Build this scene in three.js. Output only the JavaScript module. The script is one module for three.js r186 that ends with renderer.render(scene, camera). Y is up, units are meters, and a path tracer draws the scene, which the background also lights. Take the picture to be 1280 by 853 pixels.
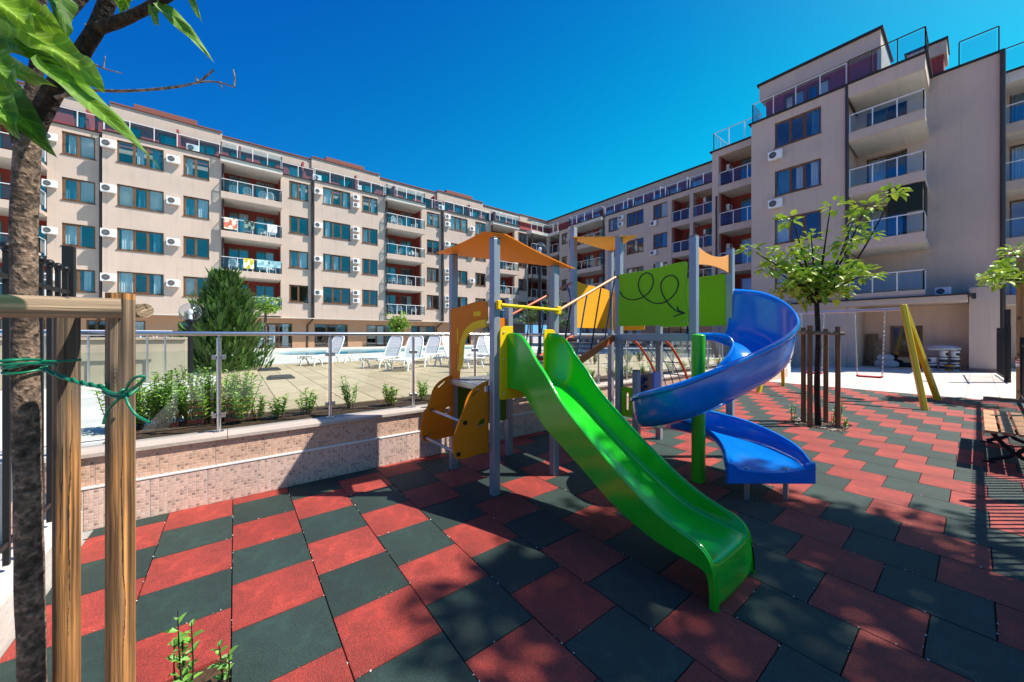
import * as THREE from 'three';
import { mergeGeometries } from 'three/addons/utils/BufferGeometryUtils.js';
import { RoundedBoxGeometry } from 'three/addons/geometries/RoundedBoxGeometry.js';

// ---------- camera, sky, sun, exposure ----------
const scene = new THREE.Scene();
const EYE = 1.763, YAW = 0.6577;
const camera = new THREE.PerspectiveCamera(2 * Math.atan(426.5 / 449.3) * 180 / Math.PI, 1280 / 853, 0.05, 600);
camera.position.set(0, EYE, 0);
camera.rotation.set(0, -YAW, 0);
camera.setViewOffset(1280, 853, 0, 6.7, 1280, 853);

const SUN_EL = 52 * Math.PI / 180, SUN_AZ = 37.5 * Math.PI / 180;
const SUN = new THREE.Vector3(Math.cos(SUN_EL) * Math.cos(SUN_AZ), Math.sin(SUN_EL), Math.cos(SUN_EL) * Math.sin(SUN_AZ));
function makeSky() {
  const W = 512, H = 256, d = new Float32Array(W * H * 4), v = new THREE.Vector3();
  for (let j = 0; j < H; j++) for (let i = 0; i < W; i++) {
    const el = (j + .5) / H * Math.PI - Math.PI / 2;
    // three.js equirect: u = atan2(z, x) / 2pi + 0.5
    const az = ((i + .5) / W - .5) * 2 * Math.PI;
    v.set(Math.cos(el) * Math.cos(az), Math.sin(el), Math.cos(el) * Math.sin(az));
    const h = Math.max(0, v.y), mu = v.dot(SUN);
    const t = Math.pow(1 - h, 2.2), g = Math.pow(Math.max(0, mu * .5 + .5), 2.2), au = Math.pow(Math.max(0, mu), 16), hz = Math.pow(1 - h, 18);
    let r = .0011 + .55 * au + .10 * hz + .11 * Math.pow(t, 4), gg = Math.min(.42, Math.max(.011, -.0306 + .157 * t + .1436 * g + 1.047 * t * g)) + .40 * au, b = Math.min(.68, .2006 + .3915 * t + .1993 * g + .514 * t * g) + .30 * au;
    if (v.y < 0) { r = .16; gg = .17; b = .18; }
    d.set([r, gg, b, 1], (j * W + i) * 4);
  }
  const t = new THREE.DataTexture(d, W, H, THREE.RGBAFormat, THREE.FloatType);
  t.mapping = THREE.EquirectangularReflectionMapping; t.magFilter = t.minFilter = THREE.LinearFilter; t.wrapS = THREE.RepeatWrapping; t.needsUpdate = true;
  return t;
}
const skyTex = makeSky();
scene.background = skyTex; scene.environment = skyTex;

const sun = new THREE.DirectionalLight(new THREE.Color().setRGB(1, .94, .84), 5);
sun.position.copy(SUN).multiplyScalar(60).add(new THREE.Vector3(8, 0, -10));
sun.target.position.set(8, 0, -10); scene.add(sun, sun.target);
sun.castShadow = true; sun.shadow.radius = 1; sun.shadow.mapSize.set(4096, 4096);
Object.assign(sun.shadow.camera, { left: -50, right: 50, top: 50, bottom: -50, near: 1, far: 160 });

const renderer = new THREE.WebGLRenderer({ antialias: true });
renderer.setSize(1024, 682);
renderer.shadowMap.enabled = true;
renderer.toneMapping = THREE.LinearToneMapping;
renderer.toneMappingExposure = 1.56;

// ---------- helpers ----------
let seed = 12345;
const rnd = () => { seed = (seed * 1664525 + 1013904223) >>> 0; return seed / 4294967296; };
const rr = (a, b) => a + (b - a) * rnd();
const names = new Map();
function numbered(n) { const k = names.get(n) || 0; names.set(n, k + 1); return k ? n + '_' + String(k).padStart(3, '0') : n; }
function thing(name, label, category, pos = [0, 0, 0], turn = 0, group) {
  const o = new THREE.Group(); o.name = numbered(name); o.position.set(...pos); o.rotation.y = turn; scene.add(o);
  o.userData = { label, category }; if (group) o.userData.group = group; return o;
}
function sub(name, parent, pos = [0, 0, 0], turn = 0) { const o = new THREE.Group(); o.name = name; o.position.set(...pos); o.rotation.y = turn; parent.add(o); return o; }
function mesh(name, geo, mat, parent) {
  if (Array.isArray(geo)) geo = merge(geo);
  const m = new THREE.Mesh(geo, mat); m.name = name; m.castShadow = m.receiveShadow = true; parent.add(m); return m;
}
function single(name, geo, mat, label, category, group) {
  if (Array.isArray(geo)) geo = merge(geo);
  const m = new THREE.Mesh(geo, mat); m.name = numbered(name); m.castShadow = m.receiveShadow = true; scene.add(m);
  m.userData = { label, category }; if (group) m.userData.group = group; return m;
}
function structure(name, geo, mat) {
  const m = mesh(numbered(name), geo, mat, scene); m.userData = { kind: 'structure' }; return m;
}
function clone(src, label, group) {
  const c = src.clone(); c.name = numbered(src.name.replace(/_\d{3}$/, '')); scene.add(c); c.userData = { ...src.userData };
  if (label) c.userData.label = label; if (group) c.userData.group = group; return c;
}
function merge(list) {
  const l = list.map(g => {
    g = g.index ? g.toNonIndexed() : g;
    for (const k of Object.keys(g.attributes)) if (!['position', 'normal', 'uv', 'color'].includes(k)) g.deleteAttribute(k);
    if (!g.attributes.uv) g.setAttribute('uv', new THREE.BufferAttribute(new Float32Array(g.attributes.position.count * 2), 2));
    return g;
  });
  return mergeGeometries(l, false);
}
// uv in metres from the dominant normal
function uvm(g, s = 1, ou = 0, ov = 0, swap = false) {
  g = g.index ? g.toNonIndexed() : g;
  const p = g.attributes.position, n = g.attributes.normal, uv = new Float32Array(p.count * 2);
  for (let i = 0; i < p.count; i++) {
    const ax = Math.abs(n.getX(i)), ay = Math.abs(n.getY(i)), az = Math.abs(n.getZ(i));
    let a, b;
    if (ay >= ax && ay >= az) { a = p.getX(i); b = p.getZ(i); } else if (ax >= az) { a = p.getZ(i); b = p.getY(i); } else { a = p.getX(i); b = p.getY(i); }
    if (swap) [a, b] = [b, a];
    uv[2 * i] = (a + ou) * s; uv[2 * i + 1] = (b + ov) * s;
  }
  g.setAttribute('uv', new THREE.BufferAttribute(uv, 2)); return g;
}
const V = (x, y, z) => new THREE.Vector3(x, y, z);
const box = (x0, x1, y0, y1, z0, z1) => uvm(new THREE.BoxGeometry(x1 - x0, y1 - y0, z1 - z0).translate((x0 + x1) / 2, (y0 + y1) / 2, (z0 + z1) / 2));
const rbox = (x0, x1, y0, y1, z0, z1, r = .008, s = 2) => uvm(new RoundedBoxGeometry(x1 - x0, y1 - y0, z1 - z0, s, Math.min(r, (x1 - x0) / 2.01, (y1 - y0) / 2.01, (z1 - z0) / 2.01)).translate((x0 + x1) / 2, (y0 + y1) / 2, (z0 + z1) / 2));
// straight bar between two points
function bar(a, b, r, r2 = r, seg = 10, caps = true) {
  a = Array.isArray(a) ? V(...a) : a; b = Array.isArray(b) ? V(...b) : b;
  const d = b.clone().sub(a), L = d.length();
  const g = new THREE.CylinderGeometry(r2, r, L, seg, 1, !caps);
  const uv = g.attributes.uv; for (let i = 0; i < uv.count; i++) uv.setXY(i, uv.getX(i) * 2 * Math.PI * r, uv.getY(i) * L);
  g.applyQuaternion(new THREE.Quaternion().setFromUnitVectors(V(0, 1, 0), d.normalize()));
  return g.translate((a.x + b.x) / 2, (a.y + b.y) / 2, (a.z + b.z) / 2);
}
function beam(a, b, w, h) { // rectangular bar, w horizontal, h up
  a = V(...a); b = V(...b); const L = a.distanceTo(b);
  const g = uvm(new RoundedBoxGeometry(w, h, L, 2, Math.min(w, h) * .18));
  const m = new THREE.Matrix4().lookAt(b, a, V(0, 1, 0)); m.setPosition((a.x + b.x) / 2, (a.y + b.y) / 2, (a.z + b.z) / 2);
  return g.applyMatrix4(m);
}
function tube(pts, r, seg = 40, rs = 8) {
  const c = new THREE.CatmullRomCurve3(pts.map(p => Array.isArray(p) ? V(...p) : p));
  const g = new THREE.TubeGeometry(c, seg, r, rs, false); const L = c.getLength(), uv = g.attributes.uv;
  for (let i = 0; i < uv.count; i++) uv.setXY(i, uv.getY(i) * 2 * Math.PI * r, uv.getX(i) * L);
  return g;
}
function taperTube(pts, radii, seg = 24, rs = 10, wob = 0) { // limb with changing radius
  const c = new THREE.CatmullRomCurve3(pts.map(p => Array.isArray(p) ? V(...p) : p));
  const g = new THREE.TubeGeometry(c, seg, 1, rs, false), p = g.attributes.position, uv = g.attributes.uv, L = c.getLength();
  for (let i = 0; i <= seg; i++) {
    const t = i / seg, ctr = c.getPointAt(t), k = t * (radii.length - 1), a = Math.floor(Math.min(k, radii.length - 1.001)), R = radii[a] + (radii[a + 1] - radii[a]) * (k - a);
    for (let j = 0; j <= rs; j++) {
      const q = i * (rs + 1) + j, w = 1 + wob * (Math.sin(t * 23 + j * 2 * Math.PI / rs * 2) * .5 + Math.sin(t * 61 + j * 2 * Math.PI / rs * 3) * .35);
      p.setXYZ(q, ctr.x + (p.getX(q) - ctr.x) * R * w, ctr.y + (p.getY(q) - ctr.y) * R * w, ctr.z + (p.getZ(q) - ctr.z) * R * w);
      uv.setXY(q, j / rs * 2 * Math.PI * radii[0], t * L);
    }
  }
  g.computeVertexNormals(); return g;
}
// outline in a vertical plane: plane 'x' (points are z,y) or 'z' (points are x,y); thickness centred at pos
function plate(pts, plane, pos, th, holes = [], bevel = .004) {
  const sh = pts instanceof THREE.Shape ? pts : new THREE.Shape(pts.map(p => new THREE.Vector2(...p)));
  for (const h of holes) sh.holes.push(h instanceof THREE.Path ? h : new THREE.Path(h.map(p => new THREE.Vector2(...p))));
  const g = new THREE.ExtrudeGeometry(sh, { depth: th - 2 * bevel, bevelEnabled: bevel > 0, bevelThickness: bevel, bevelSize: bevel, bevelOffset: -bevel, bevelSegments: 2, curveSegments: 14, steps: 1 });
  g.translate(0, 0, -(th - 2 * bevel) / 2);
  if (plane === 'x') g.rotateY(-Math.PI / 2).translate(pos, 0, 0); // (u,v,w) -> x=-w, z=u
  else g.translate(0, 0, pos);
  return uvm(g);
}
function roundRect(x0, x1, y0, y1, r) {
  const s = new THREE.Shape(); s.moveTo(x0 + r, y0); s.lineTo(x1 - r, y0); s.absarc(x1 - r, y0 + r, r, -Math.PI / 2, 0); s.lineTo(x1, y1 - r); s.absarc(x1 - r, y1 - r, r, 0, Math.PI / 2);
  s.lineTo(x0 + r, y1); s.absarc(x0 + r, y1 - r, r, Math.PI / 2, Math.PI); s.lineTo(x0, y0 + r); s.absarc(x0 + r, y0 + r, r, Math.PI, 1.5 * Math.PI); return s;
}
function splineShape(pts) { const s = new THREE.Shape(); s.moveTo(...pts[0]); s.splineThru(pts.slice(1).concat([pts[0]]).map(p => new THREE.Vector2(...p))); return s; }

// ---------- procedural textures ----------
function hash(x, y, s) { let h = (x * 374761393 + y * 668265263 + s * 974711) | 0; h = Math.imul(h ^ (h >>> 13), 1274126177); return ((h ^ (h >>> 16)) >>> 0) / 4294967296; }
function vnoise(u, v, n, m, s) { // tileable value noise, n x m cells
  const x = u * n, y = v * m, xi = Math.floor(x), yi = Math.floor(y), fx = x - xi, fy = y - yi, sx = fx * fx * (3 - 2 * fx), sy = fy * fy * (3 - 2 * fy);
  const w = (a, b) => ((a % b) + b) % b, h = (a, b) => hash(w(a, n), w(b, m), s);
  const a = h(xi, yi), b = h(xi + 1, yi), c = h(xi, yi + 1), d = h(xi + 1, yi + 1);
  return (a + (b - a) * sx) * (1 - sy) + (c + (d - c) * sx) * sy;
}
const fbm = (u, v, n, m, s, o = 4) => { let a = 0, k = .5, t = 0; for (let i = 0; i < o; i++) { a += k * vnoise(u, v, n << i, m << i, s + i * 17); t += k; k *= .5; } return a / t; };
function tex(size, fn, srgb = true, rep = 1, h = size) { // rep: repeats per metre of uv
  const d = new Uint8Array(size * h * 4);
  for (let j = 0; j < h; j++) for (let i = 0; i < size; i++) {
    const c = fn((i + .5) / size, (j + .5) / h, i, j), q = (j * size + i) * 4;
    if (Array.isArray(c)) { d[q] = Math.min(255, c[0] * 255); d[q + 1] = Math.min(255, c[1] * 255); d[q + 2] = Math.min(255, c[2] * 255); } else d[q] = d[q + 1] = d[q + 2] = Math.max(0, Math.min(255, c * 255));
    d[q + 3] = 255;
  }
  const t = new THREE.DataTexture(d, size, h, THREE.RGBAFormat); t.wrapS = t.wrapT = THREE.RepeatWrapping; t.magFilter = THREE.LinearFilter; t.minFilter = THREE.LinearMipmapLinearFilter; t.generateMipmaps = true;
  if (srgb) t.colorSpace = THREE.SRGBColorSpace; const r = Array.isArray(rep) ? rep : [rep, rep]; t.repeat.set(...r); t.needsUpdate = true; return t;
}
function mat(rgb, rough = .7, o = {}) {
  const { metal = 0, ...rest } = o;
  const m = new (o.physical ? THREE.MeshPhysicalMaterial : THREE.MeshStandardMaterial)(); delete rest.physical;
  m.color.setRGB(...rgb); m.roughness = rough; m.metalness = metal;
  for (const k in rest) { if (m[k] && m[k].isColor) m[k].setRGB(...rest[k]); else m[k] = rest[k]; }
  return m;
}
const phys = (rgb, rough, o = {}) => mat(rgb, rough, { physical: true, ...o });
const leafMat = (rgb, tr = .4, o = {}) => phys(rgb, .6, { transmission: tr, thickness: 0, side: THREE.DoubleSide, ...o });

const stuccoT = tex(512, (u, v) => { const a = fbm(u, v, 3, 3, 5, 5), b = vnoise(u, v, 200, 200, 9), st = Math.max(0, fbm(u, v, 26, 2, 77, 3) - .56), sp = Math.max(0, fbm(u, v, 7, 7, 88, 4) - .62); const k = .92 + .085 * (a - .5) + .03 * (b - .5) - .10 * st - .07 * sp; return [k, k - .012 * a, k - .03 * a]; }, true, 1 / 4);
const stuccoB = tex(512, (u, v) => .5 * vnoise(u, v, 256, 256, 3) + .5 * fbm(u, v, 60, 60, 4, 3), false, 1 / 1.2);
const rubberT = tex(512, (u, v, i, j) => { const h = .6 * hash(i >> 2, j >> 2, 31) + .4 * hash(i >> 1, j >> 1, 32), f = fbm(u, v, 3, 3, 8, 5), du = Math.max(0, fbm(u, v, 5, 5, 19, 5) - .55) * .5, w = hash(i >> 2, j >> 2, 77) > .994 ? .45 : 0, k = .70 + .46 * (h - .5) + .26 * (f - .5) + w + du; return [k, k * .985, k * .97]; }, true, 2);
const rubberB = tex(512, (u, v, i, j) => .65 * hash(i >> 2, j >> 2, 31) + .35 * hash(i >> 1, j >> 1, 5), false, 2);
const concT = tex(512, (u, v) => { const a = fbm(u, v, 4, 4, 51, 6), b = hash(u * 512 | 0, v * 512 | 0, 3); return .78 + .2 * a + .05 * b; }, true, 1 / 2);
const concB = tex(512, (u, v) => fbm(u, v, 32, 32, 51, 5), false, 1);
const grainT = tex(512, (u, v) => { // wood grain, v along the length (metres /1)
  const w = u + .05 * fbm(u, v, 2, 3, 61, 3), r = fbm(w, v, 26, 1, 62, 4), st = fbm(u, v, 60, 2, 63, 3), bl = fbm(u, v, 3, 2, 64, 4);
  const kx = ((u * 2.0) % 1) - .5, ky = ((v + .21) % 1) - .5, kd = Math.sqrt(kx * kx * .6 + ky * ky * 9), kn = Math.exp(-kd * kd * 60) * .4;
  const c = .62 + .38 * r + .22 * (st - .5) + .3 * (bl - .5) - kn; return [Math.max(.08, c), Math.max(.06, c * .97 - .02), Math.max(.04, c * .92 - .04)];
}, true, [2, 1]);
// weathered round stake: sawn orange wood low down, grey skin with its own ragged outline higher up, long drying cracks, knots
const stakeTex = sd => tex(256, (u, v) => {
  const w = u + .05 * fbm(u, v, 2, 4, sd + 1, 3), g = fbm(w, v, 40, 2, sd + 2, 4), g2 = fbm(w, v, 12, 3, sd + 5, 3), bl = fbm(u, v, 3, 5, sd + 4, 5), edge = .50 + .7 * (fbm(u, v, 5, 3, sd + 3, 5) - .5), grey = Math.max(0, Math.min(1, (v - edge) * 5));
  let kn = 0; for (const [ku, kv] of [[.2 + .1 * sd % .6, .31], [.62, .66], [.4, .12], [.85, .84]]) { let du = Math.abs(u - ku); du = Math.min(du, 1 - du); const kd = Math.sqrt(du * du * 90 + (v - kv) * (v - kv) * 900); if (kd < 1) kn = Math.max(kn, (1 - kd) * (.75 + .25 * Math.sin(kd * 26))); }
  let cr = 1; for (const [cu, c0, c1] of [[.37, .1, .55], [.72, .4, .95], [.05, .2, .8], [.52, .0, .3]]) { const x = Math.abs(u - cu - .025 * (fbm(.5, v, 1, 8, sd + 9, 3) - .5) * 2); if (v > c0 && v < c1 && x < .005 * Math.sin(Math.PI * (v - c0) / (c1 - c0)) * (.6 + .8 * vnoise(.5, v, 1, 40, sd + 11)) + .001) cr = .35; }
  const k = .75 + .95 * (g - .5) + .7 * (g2 - .5) + .5 * (bl - .5), o = [.76, .545, .325], w2 = [.56, .475, .39];
  return [0, 1, 2].map(i => Math.max(.03, (o[i] * (1 - grey) + w2[i] * grey) * k * cr * (1 - .6 * kn)));
}, true, [1, 1 / 1.97], 1024);
const grainB = tex(512, (u, v) => { const w = u + .05 * fbm(u, v, 2, 3, 61, 3), f = fbm(w, v, 44, 2, 63, 4); return f; }, false, [2, 1]);
const barkT = tex(512, (u, v) => { const r = fbm(u + .04 * fbm(u, v, 6, 6, 3, 2), v, 22, 30, 72, 5), l = fbm(u, v, 3, 4, 73, 4), fl = fbm(u, v, 9, 30, 74, 4) > .58 ? .1 : 0, c = .46 + .7 * (r - .45) + .4 * (l - .5) + fl; return [c, c * .91, c * .83]; }, true, [2.5, 2]);
const barkB = tex(512, (u, v) => fbm(u + .04 * fbm(u, v, 6, 6, 3, 2), v, 22, 30, 72, 5), false, [2.5, 2]);
// printed mosaic on the ceramic wall tiles: small oblong chips
const mosaicT = tex(512, (u, v) => {
  const n = 14, m = 10, x = u * n, yy = v * m, xi = Math.floor(x), fx = x - xi, y = yy + .3 * hash(xi, 0, 9), yi = Math.floor(y) % m, fy = y - Math.floor(y);
  const g = fx < .12 || fy < .16, h = hash(xi, yi, 3), h2 = hash(xi, yi, 8), q = hash(xi * 9 + (fx * 3 | 0), yi * 9 + (fy * 3 | 0), 5);
  if (g) return [.93, .91, .89]; const k = .80 + .13 * h + .10 * (q - .5) - (h2 > .82 ? .16 : 0);
  return [k + .04, k * .92, k * .86];
}, true, [1 / .425, 1 / .3]);
const mosaicB = tex(512, (u, v) => { const n = 14, m = 10, x = u * n, xi = Math.floor(x), fx = x - xi, y = v * m + .3 * hash(xi, 0, 9), fy = y - Math.floor(y); return (fx < .12 || fy < .16) ? 0 : .6 + .4 * hash(xi, Math.floor(y) % m, 4); }, false, [1 / .425, 1 / .3]);
const soilT = tex(256, (u, v) => { const a = fbm(u, v, 12, 12, 41, 4), h = hash(u * 256 | 0, v * 256 | 0, 2); const c = .35 + .4 * a + .2 * (h - .5); return [c, c * .86, c * .7]; }, true, 1.4);
const soilB = tex(256, (u, v) => fbm(u, v, 24, 24, 41, 3), false, 1.4);
const slabT = tex(512, (u, v) => { const l = (v * 9) % 1 < .14 ? -.22 : 0; return .82 + .16 * fbm(u, v, 5, 5, 14, 5) + l + .05 * vnoise(u, v, 180, 180, 3); }, true, [1, 1]);

// scuffed, dusty moulded plastic
const scuffAt = (u, v) => { let s = 0; for (let k = 0; k < 5; k++) { const a = k * .37 + .2, x = u * Math.cos(a) + v * Math.sin(a), y = -u * Math.sin(a) + v * Math.cos(a); const n = vnoise(((x % 1) + 1) % 1, ((y % 1) + 1) % 1, 90, 3, 200 + k); if (n > .93) s = Math.max(s, (n - .93) * 9); } return s; };
const scuffT = tex(512, (u, v) => { const a = fbm(u, v, 5, 5, 301, 5), d = Math.max(0, fbm(u, v, 9, 9, 303, 5) - .56), k = .93 + .1 * (a - .5), s = scuffAt(u, v) * .10; return [k + d * .25 + s, k + d * .12 + s * .6, k + d * .1 + s * .4]; }, true, 1.3);
const scuffR = tex(512, (u, v) => { const a = fbm(u, v, 8, 8, 305, 5); return Math.min(1, .55 + .6 * (a - .35) + scuffAt(u, v) * .6); }, false, 1.3);
// ---------- materials ----------
const M = {
  wall: mat([.66, .52, .435], .9, { map: stuccoT, bumpMap: stuccoB, bumpScale: .003 }),
  wallBrown: mat([.50, .30, .19], .9, { map: stuccoT, bumpMap: stuccoB, bumpScale: .003 }),
  redWall: mat([.32, .045, .03], .85, { map: stuccoT, bumpMap: stuccoB, bumpScale: .003 }),
  soffit: mat([.72, .68, .62], .9, { map: stuccoT }),
  darkEdge: mat([.03, .028, .03], .5, { metal: .3 }),
  pipe: mat([.05, .035, .03], .45),
  roof: mat([.22, .07, .05], .8),
  winFrame: mat([.24, .125, .058], .5, { map: grainT }),
  penthouseRed: mat([.38, .065, .07], .85, { map: stuccoT }),
  glass: phys([.90, .95, .96], .02, { transmission: 1, thickness: 0, ior: 1.85, specularIntensity: 1 }),
  clear: phys([.93, .98, .97], .02, { transmission: 1, thickness: 0, ior: 1.5 }),
  curtain: mat([.62, .66, .68], .9, { side: THREE.DoubleSide }),
  curtainBlue: mat([.10, .24, .33], .9, { side: THREE.DoubleSide }),
  room: mat([.40, .36, .31], .95),
  steel: mat([.62, .64, .66], .28, { metal: 1 }),
  railWhite: mat([.72, .73, .74], .4, { metal: .2 }),
  white: mat([.78, .77, .75], .45),
  acDark: mat([.03, .032, .035], .6),
  conc: mat([.52, .48, .43], .9, { map: concT, bumpMap: concB, bumpScale: .004 }),
  paleConc: mat([.74, .70, .64], .9, { map: concT, bumpMap: concB, bumpScale: .004 }),
  soil: mat([.20, .15, .10], 1, { map: soilT, bumpMap: soilB, bumpScale: .02 }),
  mosaicUp: mat([.82, .67, .56], .45, { map: mosaicT, bumpMap: mosaicB, bumpScale: .0025 }),
  mosaicLow: mat([.80, .72, .68], .45, { map: mosaicT, bumpMap: mosaicB, bumpScale: .0025 }),
  grout: mat([.84, .80, .76], .9, { map: concT }),
  postGrey: mat([.30, .33, .37], .32, { metal: .25 }),
  tubeSteel: mat([.66, .67, .68], .3, { metal: .9 }),
  orange: phys([.86, .24, .008], .55, { specularIntensity: .35 }), orangeDeep: phys([.72, .20, .008], .55, { specularIntensity: .35 }), yellow: phys([.88, .58, .008], .5, { specularIntensity: .4 }), peach: phys([.84, .36, .10], .55, { specularIntensity: .35 }), amber: phys([.90, .42, .025], .55, { specularIntensity: .35 }),
  green: phys([.25, .54, .010], .5, { specularIntensity: .35 }), greenDeep: phys([.10, .19, .010], .5, { specularIntensity: .35 }),
  slideGreen: phys([.012, .54, .016], .24, { clearcoat: .5, clearcoatRoughness: .12, map: scuffT, roughnessMap: scuffR }),
  slideBlue: phys([.003, .22, .80], .26, { clearcoat: .45, clearcoatRoughness: .14, map: scuffT, roughnessMap: scuffR }),
  poleGreen: mat([.05, .46, .012], .3),
  navy: mat([.012, .03, .12], .4), skyBlue: mat([.01, .22, .75], .35),
  rope: mat([.02, .09, .20], .8), ropeBlack: mat([.015, .017, .02], .8), black: mat([.014, .015, .017], .45, { metal: .4 }), ink: mat([.012, .02, .012], .6),
  tubeRed: mat([.62, .10, .02], .35), tubeOrange: mat([.80, .30, .10], .35),
  swingYellow: mat([.74, .52, .012], .4), seatRed: mat([.55, .015, .02], .4), chain: mat([.6, .6, .6], .35, { metal: .9 }),
  stake: mat([.50, .315, .155], .75, { map: grainT, bumpMap: grainB, bumpScale: .006 }),
  stakeA: mat([.92, .88, .82], .8, { map: (t => { t.repeat.set(1 / .377, 1 / 1.97); return t; })(stakeTex(3)), bumpMap: grainB, bumpScale: .009 }), stakeB: mat([.92, .88, .82], .8, { map: (t => { t.repeat.set(1 / .314, 1 / 1.97); return t; })(stakeTex(7)), bumpMap: grainB, bumpScale: .009 }),
  stakeGrey: mat([.50, .40, .30], .85, { map: grainT, bumpMap: grainB, bumpScale: .006 }),
  stakeDark: mat([.42, .25, .13], .8, { map: grainT, bumpMap: grainB, bumpScale: .006 }),
  bark: mat([.64, .53, .45], .95, { map: barkT, bumpMap: barkB, bumpScale: .012 }), barkDark: mat([.13, .10, .075], .95, { map: barkT, bumpMap: barkB, bumpScale: .02 }),
  twig: mat([.85, .78, .72], .8, { map: barkT }), tieGreen: mat([.004, .17, .085], .35),
  benchWood: mat([.78, .46, .26], .6, { map: grainT, bumpMap: grainB, bumpScale: .002 }),
  plastic: mat([.80, .79, .76], .35),
  deck: [0, 1, 2, 3].map(i => mat([.50 + .03 * i, .385 + .024 * i, .245 + .016 * i], .9, { map: slabT, bumpMap: concB, bumpScale: .003 })),
  water: phys([.25, .75, .85], .03, { transmission: 1, thickness: 1, ior: 1.33, attenuationColor: [.05, .55, .75], attenuationDistance: 1.6 }),
  poolTile: mat([.06, .34, .55], .4),
};
// ---------- ground ----------
structure('ground', uvm(new THREE.PlaneGeometry(700, 700).rotateX(-Math.PI / 2).translate(0, -.08, 0)), M.conc);
const RB_R = .72;
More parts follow.
